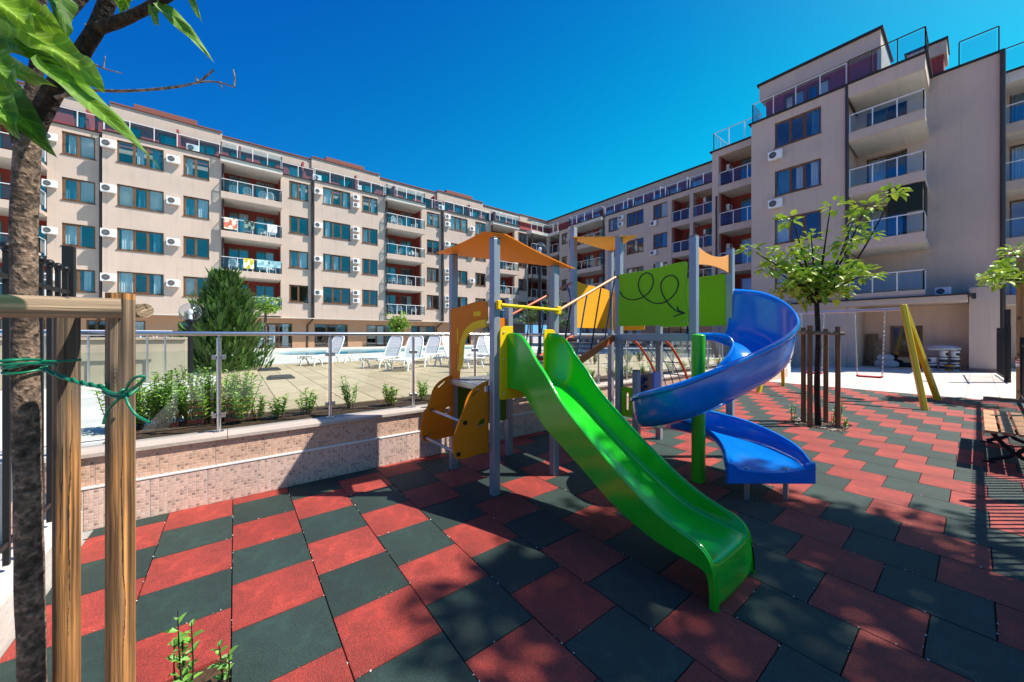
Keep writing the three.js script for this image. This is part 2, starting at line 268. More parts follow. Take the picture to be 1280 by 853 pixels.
// rubber safety floor: square tiles in half-offset columns, red and green alternating
const TW = .5, TL = .50567, colX = c => (c - 1.0306) * TW, rowZ = k => -(k * 1.01134 + 5.4198) * .5;
const FLOOR = { x0: -1.03, x1: 16.25, z0: -4.92, z1: 2.6 };
const PIT = { x0: -1.02, x1: -.02, z0: -2.53, z1: -1.53 }, PIT2 = { x0: 8.72, x1: 9.66, z0: -2.42, z1: -1.5 };
{
  const floor = structure('rubber_floor', box(FLOOR.x0, FLOOR.x1, -.075, -.042, FLOOR.z0, FLOOR.z1), mat([.02, .02, .02], .95));
  const reds = [0, 1, 2, 3].map(i => phys([.58 + .035 * i, .050 + .009 * i, .028 + .007 * i], RB_R, { ior: 1.62, map: rubberT, bumpMap: rubberB, bumpScale: .004 }));
  const greens = [0, 1, 2, 3].map(i => phys([.014 + .004 * i, .056 + .008 * i, .043 + .007 * i], RB_R, { ior: 1.62, map: rubberT, bumpMap: rubberB, bumpScale: .004 }));
  const tiles = [];
  const cut = (a, p) => { // cut away a pit from a tile: returns list of rects
    if (a.x1 <= p.x0 || a.x0 >= p.x1 || a.z1 <= p.z0 || a.z0 >= p.z1) return [a];
    const o = []; if (a.z0 < p.z0) o.push({ ...a, z1: p.z0 }); if (a.z1 > p.z1) o.push({ ...a, z0: p.z1 });
    const b = { ...a, z0: Math.max(a.z0, p.z0), z1: Math.min(a.z1, p.z1) };
    if (a.x0 < p.x0) o.push({ ...b, x1: p.x0 }); if (a.x1 > p.x1) o.push({ ...b, x0: p.x1 }); return o;
  };
  for (let c = -2; c < 37; c++) for (let k = -18; k < 7; k++) {
    const off = (c % 2 === 0) ? .5 : 0, kk = k + off, kc = kk + .5, red = (((kc - .5 * c) % 2) + 2) % 2;
    let r = [{ x0: Math.max(FLOOR.x0, colX(c)), x1: Math.min(FLOOR.x1, colX(c + 1)), z1: Math.min(FLOOR.z1, rowZ(kk)), z0: Math.max(FLOOR.z0, rowZ(kk + 1)) }];
    for (const p of [PIT, PIT2]) r = r.flatMap(a => cut(a, p));
    for (const a of r) if (a.x1 - a.x0 > .03 && a.z1 - a.z0 > .03) tiles.push({ ...a, red: red < .25 || red > 1.75, d: Math.hypot((a.x0 + a.x1) / 2 - 1, (a.z0 + a.z1) / 2 + 1.5) });
  }
  tiles.sort((a, b) => a.d - b.d);
  const shared = new Map(), rest = [];
  tiles.forEach((t, i) => {
    const w = t.x1 - t.x0 - .005, l = t.z1 - t.z0 - .005, key = w.toFixed(3) + '_' + l.toFixed(3);
    const y = rr(-.0015, .0015), tilt = i < 300 ? [rr(-.0025, .0025), rr(-.0025, .0025)] : [0, 0];
    if (!shared.has(key)) shared.set(key, uvm(new RoundedBoxGeometry(w, .042, l, 1, .004)));
    const ms = t.red ? reds : greens, mi = rnd() * 4 | 0, cx = (t.x0 + t.x1) / 2, cz = (t.z0 + t.z1) / 2;
    if (i < 300) { const m = mesh(i ? 'floor_tile_' + String(i).padStart(3, '0') : 'floor_tile', shared.get(key), ms[mi], floor); m.position.set(cx, -.021 + y, cz); m.rotation.set(tilt[0], (i * 7919) % 11 < 5 ? Math.PI : 0, tilt[1]); }
    else {
      const g = shared.get(key).clone().translate(cx, -.021 + y, cz), n = g.attributes.position.count, col = new Float32Array(n * 3), C = ms[mi].color;
      for (let q = 0; q < n; q++) col.set([C.r, C.g, C.b], q * 3); g.setAttribute('color', new THREE.BufferAttribute(col, 3)); rest.push(g);
    }
  });
  const m = mesh('far_floor_tiles', rest, phys([1, 1, 1], RB_R, { ior: 1.62, map: rubberT, bumpMap: rubberB, bumpScale: .004, vertexColors: true }), floor); m.userData.kind = 'stuff';
  // pale grit caught in the joints
  const grit = [], gg = new THREE.IcosahedronGeometry(1, 0);
  for (let i = 0; i < 1100; i++) {
    const c = Math.floor(rr(-1, 14)), k = Math.floor(rr(-10, 4)), off = (c % 2 === 0) ? .5 : 0; let x, z;
    if (rnd() < .55) { x = colX(c) + rr(-.006, .006); z = rr(FLOOR.z0 + .05, .9); } else { x = rr(colX(c), colX(c + 1)); z = rowZ(k + off) + rr(-.006, .006); }
    if (x < -.95 || z < -4.85 || z > 1 || (x > PIT.x0 && x < PIT.x1 && z > PIT.z0 && z < PIT.z1)) continue;
    const s = Math.pow(rnd(), 2) * .0045 + .0016; grit.push(gg.clone().scale(s * rr(.8, 1.5), s * .7, s).rotateY(rnd() * 6).translate(x, .0035, z));
  }
  const g = mesh(numbered('pale_grit'), grit, mat([.68, .62, .54], .9), scene); g.userData = { label: 'pale grit scattered along the rubber tile joints', category: 'grit', kind: 'stuff' };
}
for (const p of [PIT, PIT2]) structure('tree_pit', box(p.x0 - .01, p.x1 + .01, -.074, -.018, p.z0 - .01, p.z1 + .01), M.soil);
{ // stones and bark bits in the near pit
  const st = []; const g0 = new THREE.IcosahedronGeometry(1, 1);
  for (const p of [PIT, PIT2]) for (let i = 0; i < 90; i++) { const s = rr(.008, .03); st.push(g0.clone().scale(s * rr(.8, 1.4), s * .6, s).rotateY(rnd() * 6).translate(rr(p.x0 + .03, p.x1 - .03), -.012, rr(p.z0 + .03, p.z1 - .03))); }
  const g = mesh(numbered('pit_gravel'), st, mat([.48, .42, .34], .95, { map: concT }), scene); g.userData = { label: 'loose stones on the soil of the tree pits', category: 'stones', kind: 'stuff' };
}
// pale paving between the play floor and the right building
{
  const pv = structure('courtyard_paving', box(16.25, 36, -.076, -.03, -6, 14), M.grout);
  const mats = [0, 1, 2].map(i => mat([.74 + .03 * i, .67 + .03 * i, .58 + .03 * i], .85, { map: concT, bumpMap: concB, bumpScale: .003 }));
  for (let i = 0; i < 13; i++) for (let j = 0; j < 12; j++) { const x = 16.26 + i * 1.2, z = -5 + j * .6; mesh('paving_slab', rbox(x, x + 1.194, -.032, .004, z, z + .594, .003, 1), mats[rnd() * 3 | 0], pv); }
  structure('side_yard', box(-40, FLOOR.x0 - .23, -.07, -.02, -5.1, 12), M.paleConc);
  structure('street', box(36, 120, -.078, -.05, -20, 60), mat([.22, .21, .2], .9, { map: concT }));
}
// ---------- raised pool terrace ----------
const TY = .66;
{
  const s = new THREE.Shape([[-40, 5.14], [19.0, 5.14], [19.0, 13], [38, 13], [38, 46], [-40, 46]].map(p => new THREE.Vector2(...p)));
  const pool = splineShape([[1.9, 27.2], [2.5, 24.2], [5, 23.2], [9, 24.6], [14, 26], [19, 26.2], [23, 27], [23, 30], [18, 31], [8, 31], [3.2, 30]]);
  const hole = new THREE.Path(pool.getPoints(12)); s.holes.push(hole);
  const g = new THREE.ExtrudeGeometry(s, { depth: TY + .07, bevelEnabled: false }).rotateX(-Math.PI / 2).translate(0, -.07, 0);
  structure('pool_terrace', uvm(g), M.paleConc);
  const poolG = new THREE.ShapeGeometry(pool, 16).rotateX(-Math.PI / 2);
  structure('pool_floor', poolG.clone().translate(0, -.06, 0), M.poolTile);
  structure('pool_water', poolG.clone().translate(0, TY - .1, 0), phys([.015, .22, .36], .12, { ior: 1.15 }));
  // beige deck slabs
  const deck = structure('deck', box(-.35, 17.6, TY, TY + .012, -16.2, -6.15), mat([.10, .08, .06], .95));
  const variants = [0, 1].map(() => uvm(new RoundedBoxGeometry(.441, .03, .891, 1, .006), 1, rnd(), rnd())), far = [];
  for (let j = 0; j < 11; j++) for (let i = 0; i < 40; i++) {
    const x = -.12 + i * .45, z = -6.62 - j * .9;
    if (i < 27) { const m = mesh('deck_slab', variants[(i + j) % 2], M.deck[rnd() * 4 | 0], deck); m.position.set(x, TY + .017 + rr(-.001, .001), z); } else far.push(variants[i % 2].clone().translate(x, TY + .017, z));
  }
  mesh('far_deck_slabs', far, M.deck[1], deck).userData.kind = 'stuff';
  structure('planting_bed', box(-1.05, 18.9, TY - .05, TY + .02, -6.14, -5.24), M.soil);
}
// ---------- retaining wall with ceramic tile facing ----------
{
  const w = thing('retaining_wall', 'low retaining wall faced with pink mosaic ceramic tiles below the glass railing', 'wall');
  mesh('core', [box(-1.24, 18.99, .374, .66, -5.14, -4.9265), box(-1.24, 18.99, -.07, .374, -5.14, -4.9135)], M.grout, w);
  const up = uvm(new RoundedBoxGeometry(.421, .268, .014, 1, .003)), lo = uvm(new RoundedBoxGeometry(.421, .372, .014, 1, .003));
  const ums = [0, 1, 2].map(i => { const m = M.mosaicUp.clone(); m.color.multiplyScalar(.92 + .08 * i); return m; }), lms = [0, 1, 2].map(i => { const m = M.mosaicLow.clone(); m.color.multiplyScalar(.94 + .06 * i); return m; });
  for (let i = -2; i < 45; i++) {
    let a = mesh('upper_tile', up, ums[rnd() * 3 | 0], w); a.position.set(-.585 + .425 * i + .2125, .53, -4.93); 
    a = mesh('lower_tile', lo, lms[rnd() * 3 | 0], w); a.position.set(-.652 + .4275 * i + .2137, .186, -4.917);
  }
  mesh('ledge', rbox(-1.24, 18.99, .374, .394, -4.95, -4.903, .004), M.white, w);
  const cp = mat([.60, .50, .43], .8, { map: concT, bumpMap: concB, bumpScale: .003 });
  for (let i = 0; i < 17; i++) { const x = -1.25 + i * 1.19; mesh('coping_stone', rbox(x, x + 1.186, .66, .70, -5.25, -4.885, .005), cp, w); }
  mesh('end_face', box(18.985, 19.01, -.07, .66, -13, -4.94), M.paleConc, w);
}
// glass railing on the wall: each panel between two posts
const RAILX = [-1.2, -.136, .98, 2.10, 3.17, 4.24, 5.30, 6.37, 7.43, 8.49, 9.55, 10.6, 11.66, 12.72, 13.78, 14.84, 15.9, 16.96, 18.0, 18.9];
{
  const r = thing('glass_railing', 'stainless steel railing with clear glass panels on top of the retaining wall', 'railing', [0, .70, -5.12]);
  mesh('handrail', bar([-3.4, 1.085, 0], [18.95, 1.085, 0], .024, .024, 16), M.steel, r);
  const post = merge([bar([0, 0, 0], [0, 1.04, 0], .021, .021, 14), bar([0, 1.03, 0], [0, 1.085, 0], .009), bar([0, 0, 0], [0, .012, 0], .045, .045, 16)]);
  const clamp = merge([rbox(-.06, -.02, .16, .21, -.016, .016, .005), rbox(.02, .06, .16, .21, -.016, .016, .005), rbox(-.06, -.02, .80, .85, -.016, .016, .005), rbox(.02, .06, .80, .85, -.016, .016, .005)]);
  RAILX.forEach((x, i) => {
    const p = mesh('post', post, M.steel, r); p.position.x = x; mesh('clamp', clamp, M.steel, p);
    if (i) mesh('glass_panel', box(RAILX[i - 1] + .045, x - .045, .10, .90, -.005, .005), M.clear, r);
  });
}
// ---------- black picket fence on the kerb (beside the near tree) ----------
{
  const k = thing('kerb_wall', 'low white concrete kerb wall carrying the black picket fence', 'wall');
  mesh('kerb', rbox(-1.25, -1.035, -.07, .257, -4.72, 6, .012), M.paleConc, k);
  const f = thing('picket_fence', 'black steel picket fence with ball caps standing on the white kerb wall', 'fence');
  const pk = merge([rbox(-.014, .014, .30, 2.30, -.014, .014, .003), new THREE.SphereGeometry(.028, 12, 10).translate(0, 2.335, 0), bar([0, 2.3, 0], [0, 2.315, 0], .02)]);
  for (let i = 0; i < 36; i++) { const m = mesh('picket', pk, M.black, f); m.position.set(-1.15, 0, -4.79 + i * .168); }
  for (const y of [.42, 2.12]) mesh('rail', rbox(-1.162, -1.138, y, y + .036, -4.9, 1.3, .004), M.black, f);
  mesh('gate_post', rbox(-1.19, -1.12, .25, 2.55, -4.93, -4.86, .006), M.black, f);
}
// ---------- black fence out of frame on the right; its gate leaf shows by the pillar ----------
{
  const f = thing('boundary_fence', 'black steel picket fence behind the slatted bench', 'fence');
  const pk = rbox(-.011, .011, .08, 1.63, -.011, .011, .003);
  const n = 105; for (let i = 0; i < n; i++) { const m = mesh('picket', pk, M.black, f); m.position.set(4.2 + i * .118, 0, .74); }
  for (const y of [.14, 1.48]) mesh('rail', rbox(4.15, 16.6, y, y + .05, .715, .765, .004), M.black, f);
  for (const x of [4.15, 7.2, 10.3, 13.4, 16.6]) mesh('fence_post', rbox(x - .035, x + .035, -.04, 1.72, .70, .78, .005), M.black, f);
  const g = thing('gate_leaf', 'black steel gate leaf of close bars standing open on the pale paving', 'gate');
  for (let i = 0; i < 12; i++) { const x = 22.4 + i * .42, z = .74 - i * .017; mesh('bar', rbox(x - .02, x + .02, .06, 2.1, z - .02, z + .02, .004), M.black, g); }
  for (const y of [.14, 1.95]) mesh('rail', beam([22.3, y, .745], [27.1, y, .55], .03, .05), M.black, g);
  mesh('gate_post', rbox(22.9, 23.05, -.02, 2.75, .62, .77, .006), M.black, g);
}
// ---------- buildings ----------
// local frame of a facade: x along it, y up, z outward
function wallPanel(x0, x1, y0, y1, z, th, openings) {
  const s = new THREE.Shape([[x0, y0], [x1, y0], [x1, y1], [x0, y1]].map(p => new THREE.Vector2(...p)));
  for (const o of openings) s.holes.push(new THREE.Path([[o[0], o[2]], [o[0], o[3]], [o[1], o[3]], [o[1], o[2]]].map(p => new THREE.Vector2(...p))));
  return uvm(new THREE.ExtrudeGeometry(s, { depth: th, bevelEnabled: false }).translate(0, 0, z - th));
}
const curtainGeo = (w, h, folds) => { // hanging fabric with folds
  const g = new THREE.PlaneGeometry(w, h, folds * 5, 1), p = g.attributes.position; for (let i = 0; i < p.count; i++) p.setZ(i, .025 * Math.sin((p.getX(i) / w + .5) * folds * 2 * Math.PI) + .01 * Math.sin(p.getX(i) * 31)); g.computeVertexNormals(); return g;
};
const CUR = [curtainGeo(.5, 1.3, 4), curtainGeo(.62, 1.3, 6)];
function windowUnit(parent, x0, x1, y0, y1, z, n, dark) { // n panes; frame is set back in the reveal
  const w = sub('window', parent), fm = M.winFrame, fw = .07, zf = z - .10, pw = (x1 - x0 - fw) / n, g = [];
  g.push(rbox(x0, x1, y1 - fw, y1, zf - .035, zf + .035, .006, 1), rbox(x0, x1, y0, y0 + fw, zf - .035, zf + .035, .006, 1));
  for (let i = 0; i <= n; i++) g.push(rbox(x0 + i * pw, x0 + i * pw + fw, y0 + fw, y1 - fw, zf - .033, zf + .033, .006, 1));
  const opened = n === 3 ? 1 : (n === 2 ? 0 : -1);
  if (opened >= 0) { const a = x0 + opened * pw + fw, b = a + pw - fw; g.push(rbox(a, a + .055, y0 + fw, y1 - fw, zf - .02, zf + .045, .006, 1), rbox(b - .055, b, y0 + fw, y1 - fw, zf - .02, zf + .045, .006, 1), rbox(a + .055, b - .055, y0 + fw, y0 + fw + .055, zf - .02, zf + .045, .006, 1), rbox(a + .055, b - .055, y1 - fw - .055, y1 - fw, zf - .02, zf + .045, .006, 1)); }
  mesh('frame', g, fm, w);
  for (let i = 0; i < n; i++) {
    const a = x0 + i * pw + fw, b = a + pw - fw; mesh('pane', box(a, b, y0 + fw, y1 - fw, zf - .006, zf + .002), M.glass, w);
    if (rnd() < .12) { const bg = []; for (let k = 0; k < 22; k++) bg.push(new THREE.BoxGeometry(b - a - .02, .036, .004).rotateX(.7).translate((a + b) / 2, y1 - .08 - k * .055, zf - .1)); mesh('blind', bg, M.white, w); continue; }
    const q = rnd(); if (q < .62) { const c = mesh('curtain', CUR[q < .4 ? 0 : 1], rnd() < .72 ? M.curtain : M.curtainBlue, w); c.position.set((a + b) / 2 + rr(-.06, .06), (y0 + y1) / 2, zf - .22); c.scale.set((b - a) / .56 * (q < .3 ? .6 : 1.05), (y1 - y0) / 1.32, 1); }
  }
  mesh('sill', rbox(x0 - .04, x1 + .04, y0 - .035, y0 + .004, z - .1, z + .05, .006, 1), fm, w);
  return w;
}
function doorUnit(parent, x0, x1, y0, y1, z) {
  const d = sub('balcony_door', parent), g = [], fw = .07, n = 2, pw = (x1 - x0 - fw) / n;
  g.push(box(x0, x1, y1 - fw, y1, z, z + .06), box(x0, x1, y0, y0 + fw, z, z + .06)); for (let i = 0; i <= n; i++) g.push(box(x0 + i * pw, x0 + i * pw + fw, y0 + fw, y1 - fw, z + .001, z + .059));
  mesh('frame', g, M.winFrame, d);
  for (let i = 0; i < n; i++) { const a = x0 + i * pw + fw, b = a + pw - fw; mesh('pane', box(a, b, y0 + fw, y1 - fw, z + .02, z + .03), M.glass, d); if (rnd() < .6) { const c = mesh('curtain', CUR[1], rnd() < .6 ? M.curtainBlue : M.curtain, d); c.position.set((a + b) / 2, (y0 + y1) / 2, z - .12); c.scale.set((b - a) / .6, (y1 - y0) / 1.32, 1); } }
  mesh('lamp', rbox((x0 + x1) / 2 - .16, (x0 + x1) / 2 + .16, y1 + .2, y1 + .28, z, z + .09, .01, 1), M.white, d);
}
function glassRail(parent, name, pts, y, h, posts, m = M.railWhite, top = true) { // pts: polyline [[x,z]...]
  const r = name ? sub(name, parent) : parent, g = [];
  for (let i = 1; i < pts.length; i++) {
    const [ax, az] = pts[i - 1], [bx, bz] = pts[i], L = Math.hypot(bx - ax, bz - az), n = Math.max(1, Math.round(L / posts));
    if (top) g.push(beam([ax, y + h, az], [bx, y + h, bz], .05, .045));
    for (let k = 0; k <= n; k++) { const t = k / n, x = ax + (bx - ax) * t, z = az + (bz - az) * t; g.push(box(x - .022, x + .022, y, y + h - .02, z - .022, z + .022)); }
    for (let k = 0; k < n; k++) {
      const t0 = (k + .06) / n, t1 = (k + .94) / n, gl = new THREE.BoxGeometry(L * (t1 - t0), h - .2, .01); gl.rotateY(-Math.atan2(bz - az, bx - ax)).translate(ax + (bx - ax) * (t0 + t1) / 2, y + h / 2, az + (bz - az) * (t0 + t1) / 2);
      mesh('glass_panel', gl, M.glassRail, r);
    }
  }
  mesh('railing', g, m, r); return r;
}
M.glassRail = phys([.84, .93, .96], .03, { transmission: 1, thickness: 0, ior: 1.55 });
// drawn with 2.74 m storeys; the real ones are 3.0 m, so the finished buildings are enlarged by BS
const BS = 1.1, BY = -.176;
const enlarge = o => { o.position.set(o.position.x * BS, o.position.y * BS + BY, o.position.z * BS); o.scale.multiplyScalar(BS); return o; };
const FL = [3.72, 6.46, 9.21, 11.97], TOPY = 14.42;
function balcony(parent, x0, x1, fy, zf, zb, ends) { // slab with upstand and glazed railing
  const b = sub('balcony', parent);
  mesh('slab', [rbox(x0, x1, fy - .46, fy, zf - .14, zf, .01, 1), box(x0, x1, fy - .44, fy - .24, zb, zf - .14)], M.wall, b);
  mesh('soffit', box(x0 + .02, x1 - .02, fy - .452, fy - .442, zb, zf - .145), M.soffit, b);
  const pts = [[x0 + .05, zf - .07], [x1 - .05, zf - .07]]; if (ends & 1) pts.unshift([x0 + .05, zf - .9]); if (ends & 2) pts.push([x1 - .05, zf - .9]);
  glassRail(b, null, pts, fy, .9, .9);
}
// air conditioner: white case with round dark fan opening
const acProto = (() => {
  const g = new THREE.Group();
  const c = mesh('case', rbox(-.38, .38, -.27, .27, .08, .36, .02, 2), M.white, g);
  mesh('fan_opening', new THREE.CylinderGeometry(.205, .205, .012, 24).rotateX(Math.PI / 2).translate(-.11, 0, .361), M.acDark, g);
  const rg = []; for (const r of [.19, .13, .07]) rg.push(new THREE.TorusGeometry(r, .008, 5, 24).translate(-.11, 0, .372)); for (let i = 0; i < 4; i++) rg.push(box(-.11 - .2, -.11 + .2, -.005, .005, .366, .374).translate(.11, 0, 0).rotateZ(i * Math.PI / 4).translate(-.11, 0, 0));
  mesh('grille', rg, mat([.25, .25, .25], .6), g);
  mesh('bracket', [box(-.3, -.27, -.32, -.27, -.0, .36), box(.27, .3, -.32, -.27, 0, .36)], M.railWhite, g);
  return g;
})();
const AC = [];
function ac(x, y, z, turn, label, group, s = 1) {
  const o = acProto.clone(); o.name = numbered('air_conditioner'); o.position.set(x, y, z); o.rotation.y = turn; o.scale.setScalar(s * .88); scene.add(enlarge(o)); o.userData = { label, category: 'air conditioner', ...(group ? { group } : {}) };
}
function chair(x, y, z, turn, label, group) { const c = chairProto.clone(); c.name = numbered('plastic_chair'); c.position.set(x, y, z); c.rotation.y = turn; scene.add(enlarge(c)); c.userData = { label, category: 'chair', group }; }
const chairProto = (() => {
  const g = new THREE.Group(), m = M.plastic;
  mesh('seat', rbox(-.23, .23, .40, .43, -.22, .22, .012), m, g);
  const bk = []; for (let i = -2; i <= 2; i++) bk.push(beam([i * .085, .43, -.21], [i * .085 * 1.1, .82 - Math.abs(i) * .03, -.29], .045, .02)); bk.push(tube([[-.24, .5, -.22], [-.2, .78, -.28], [0, .86, -.3], [.2, .78, -.28], [.24, .5, -.22]], .02, 20, 6)); mesh('backrest', bk, m, g);
  for (const s of [-1, 1]) { mesh('armrest', tube([[s * .25, .6, -.23], [s * .27, .64, 0], [s * .25, .62, .2]], .022, 10, 6), m, g); mesh('leg', beam([s * .21, .0, .22], [s * .24, .62, .19], .045, .03), m, g); mesh('leg', beam([s * .2, 0, -.26], [s * .23, .6, -.22], .045, .03), m, g); }
  return g;
})();

// ===== sunlit long building, parallel to the retaining wall =====
{
  const Z0 = -33, B = thing('apartment_building', 'long sunlit pink apartment building with balconies behind the pool', 'building', [0, 0, Z0]); enlarge(B);
  const bays = [-12.36, -.74, 10.9, 22.5], XE = 28.05, P = 11.62;
  for (const b of bays) {
    const e = Math.min(b + P, XE);
    // section beside the balcony (set back) with two-pane windows
    const cw = [b + 4.16, b + 5.5], zc = b < -12 ? -.55 : -.3, c1 = Math.min(b + 5.9, XE);
    mesh('wall', wallPanel(b + 3.6, c1, 3.2, TOPY, zc, .35, cw[1] < XE ? FL.map(f => [cw[0], cw[1], f + .72, f + 2.1]) : []), M.wall, B);
    if (cw[1] < XE) for (const f of FL) windowUnit(B, cw[0], cw[1], f + .72, f + 2.1, zc, 2, b > 5);
    if (b + 5.9 < XE) {
      const w3 = [b + 6.52, b + 8.64], w2 = [b + 9.6, b + 10.95];
      mesh('wall', wallPanel(b + 5.9, e, 3.2, TOPY, 0, .35, FL.flatMap(f => [[...w3, f + .72, f + 2.1], [...w2, f + .72, f + 2.1]])), M.wall, B);
      mesh('wall_return', box(b + 5.88, b + 6.0, 3.2, TOPY - .01, zc - .36, -.352), M.wall, B);
      for (const f of FL) { windowUnit(B, ...w3, f + .72, f + 2.1, 0, 3, b > 5); windowUnit(B, ...w2, f + .72, f + 2.1, 0, 2, b > 5); }
      mesh('rain_pipe', [bar([b + 5.76, 3.0, zc + .14], [b + 5.76, TOPY - .1, zc + .14], .075), bar([b + 5.5, .7, -.9], [b + 5.5, 2.6, -.9], .075), bar([b + 5.5, 2.6, -.9], [b + 5.76, 3.05, zc + .14], .075)], M.pipe, B);
      mesh('rain_pipe', bar([b + P + .1, 3.2, .1], [b + P + .1, TOPY - .3, .1], .06), M.pipe, B);
    }
    // balcony bay: red back wall, doors, slabs
    const bx1 = Math.min(b + 3.6, XE);
    mesh('red_wall', wallPanel(b, bx1, 1, TOPY, -1.75, .2, FL.flatMap(f => [[b + .35, b + 1.65, f, f + 2.05], [b + 2.05, b + 3.3, f, f + 2.05]])), M.redWall, B);
    mesh('side_wall', [box(b - .1, b + .06, 3.3, TOPY - .02, -1.76, -.355), box(bx1 - .06, bx1 + .1, 3.3, TOPY - .02, -1.76, zcs(b) - .355)], M.redWall, B);
    for (const f of FL) { balcony(B, b - .02, bx1 + .03, f, .5, -1.75, 3); doorUnit(B, b + .35, b + 1.65, f, f + 2.05, -1.85); doorUnit(B, b + 2.05, b + 3.3, f, f + 2.05, -1.85); }
    mesh('roof_slab', [rbox(b - .05, bx1 + .05, 14.06, 14.40, -1.75, .55, .01, 1)], M.soffit, B);
    mesh('cornice', [box(b - .12, bx1 + .12, 14.40, 14.47, -1.6, .65), box(bx1 + .12, c1, 14.425, 14.48, -1.6, zc + .1), ...(b + 5.9 < XE ? [box(c1, e - .12, 14.425, 14.48, -1.6, .1)] : [])], M.darkEdge, B);
    // terrace railing and penthouse
    glassRail(B, 'terrace_railing', [[b, -.1], [b, .45], [bx1, .45], [bx1, -.1]], 14.48, 1.0, 1.0);
    if (b + 5.9 < XE) glassRail(B, 'terrace_railing', [[b + 3.7, -.45], [b + 5.9, -.45]], 14.48, .95, 1.1);
    if (b + 5.9 < XE) glassRail(B, 'terrace_railing', [[b + 5.95, -.1], [e - .1, -.1]], 14.48, .95, 1.15);
    const zp = -1.9, op = []; for (let k = 0; k < 6; k++) { const a = b + .3 + k * 1.95; if (a + 1.3 < e) op.push([a + .1, a + 1.15, 14.6, 15.9]); }
    mesh('penthouse_wall', wallPanel(b, e, 14.4, 16.0, zp, .25, op), M.penthouseRed, B);
    for (const o of op) windowUnit(B, ...o, zp, rnd() < .4 ? 2 : 1, true);
    for (let k = 0; k < 3; k++) { const a = b + 1 + k * 4.1; if (a < e - 1) mesh('partition', box(a, a + .12, 14.48, 15.95, zp, -.6), M.penthouseRed, B); }
    mesh('fascia', [rbox(b, Math.min(b + 5.9, e), 16.0, 16.75, zp - .3, zp + .16, .01, 1), ...(b + 5.9 < XE ? [rbox(b + 5.92, e, 16.0, 16.95, zp - .3, zp + .3, .01, 1)] : [])], M.wall, B);
    mesh('roof_edge', [box(b, Math.min(b + 5.9, e), 16.75, 16.83, zp - .5, zp + .26), ...(b + 5.9 < XE ? [box(b + 5.92, e, 16.95, 17.03, zp - .5, zp + .4), rbox(b + 7, b + 10.2, 17.03, 17.35, zp - 2, zp + .3, .02, 1)] : [])], M.roof, B);
  }
  function zcs(b) { return b < -12 ? -.55 : -.3; }
  mesh('roof', box(-14, XE + 4, 16.6, 16.74, -12, -2.3), M.roof, B);
  mesh('rooms', [box(-13, XE, .4, 16.5, -6.2, -6.0), box(-13.3, -13, .4, 16.5, -6.2, -.4), box(XE, XE + .2, .4, 3.2, -6.2, -.9)], M.room, B);
  mesh('floor_slabs', FL.concat([14.3]).map(f => box(-13, XE, f - .4, f - .1, -6.0, -1.86)).concat(FL.map(f => box(-13, XE, f - .38, f - .12, -1.84, -.66))), M.room, B);
  mesh('end_wall', box(XE - .02, XE + .2, 3.2, 14.4, -4, -.36), M.wall, B);
  // ground floor, set back under the upper storeys
  mesh('underside', box(-13, XE, 3.14, 3.2, -2.4, 0), M.soffit, B);
  const gops = []; for (let i = 0; i < 9; i++) gops.push([-11.5 + i * 4.2, -11.5 + i * 4.2 + 2.6, .8, 2.75]);
  mesh('ground_floor_wall', wallPanel(-13, XE, .6, 3.14, -.9, .25, gops), M.wallBrown, B);
  for (const o of gops) windowUnit(B, ...o, -.9, 3, true);
  const ORD = ['first', 'second', 'third', 'top'];
  for (const [fi, f] of FL.entries()) { const lab = c => 'white air conditioner ' + c + ', ' + ORD[fi] + ' balcony floor';
    ac(-12.36 + 6.2, f + 1.65, Z0, 0, lab('left of the first three-pane window'), undefined); ac(-12.36 + 9.13, f + 1.55, Z0, 0, lab('between the first two windows'), undefined); ac(-12.36 + 3.75, f + 1.5, Z0 - .55, 0, lab('at the far end behind the catalpa trunk'), undefined, .85);
    ac(-.74 + 6.15, f + 1.55, Z0, 0, lab('on the second rain pipe'), undefined, .9); ac(-.74 + 9.08, f + 1.75, Z0, 0, lab('upper one of the pair between the middle windows'), undefined, .85); ac(-.74 + 9.08, f + 1.08, Z0, 0, lab('lower one of the pair between the middle windows'), undefined, .85);
    ac(10.9 + 6.2, f + 1.85, Z0, 0, lab('upper one beside the third rain pipe'), undefined, .9); ac(10.9 + 6.2, f + 1.1, Z0, 0, lab('lower one beside the third rain pipe'), undefined, .9); ac(10.9 + 9.1, f + 1.15, Z0, 0, lab('between the last two windows'), undefined, .9);
  }
  for (const x of [-2.4, 5.6, 8.9, 17.3, 20.6]) ac(x, 15.3, Z0 - 1.85, 0, 'white air conditioner on the red rooftop terrace wall', 'air conditioners on the roof terraces');
  // chairs and laundry on the balconies
  for (const b of bays.slice(1)) for (const f of FL) for (const dx of [.7, 1.5, 2.5, 3.0]) if (rnd() < .7) chair(b + dx, f, Z0 - .4 + rr(-.5, .1), rr(-1, 1) + (rnd() < .5 ? Math.PI : 0), 'white plastic chair on a balcony of the sunlit building', 'balcony chairs');
  const tg = (w, h) => { const g = new THREE.PlaneGeometry(w, h, 16, 10), p = g.attributes.position; for (let i = 0; i < p.count; i++) p.setZ(i, .02 * Math.sin(p.getX(i) * 14) * (.5 - p.getY(i) / h) + .012 * Math.sin(p.getY(i) * 9)); g.computeVertexNormals(); return g; };
  const towelT = (a, b) => tex(64, (u, v) => { const q = fbm(u, v, 4, 4, 5, 2) > .5; return q ? a : b; }, true, 1);
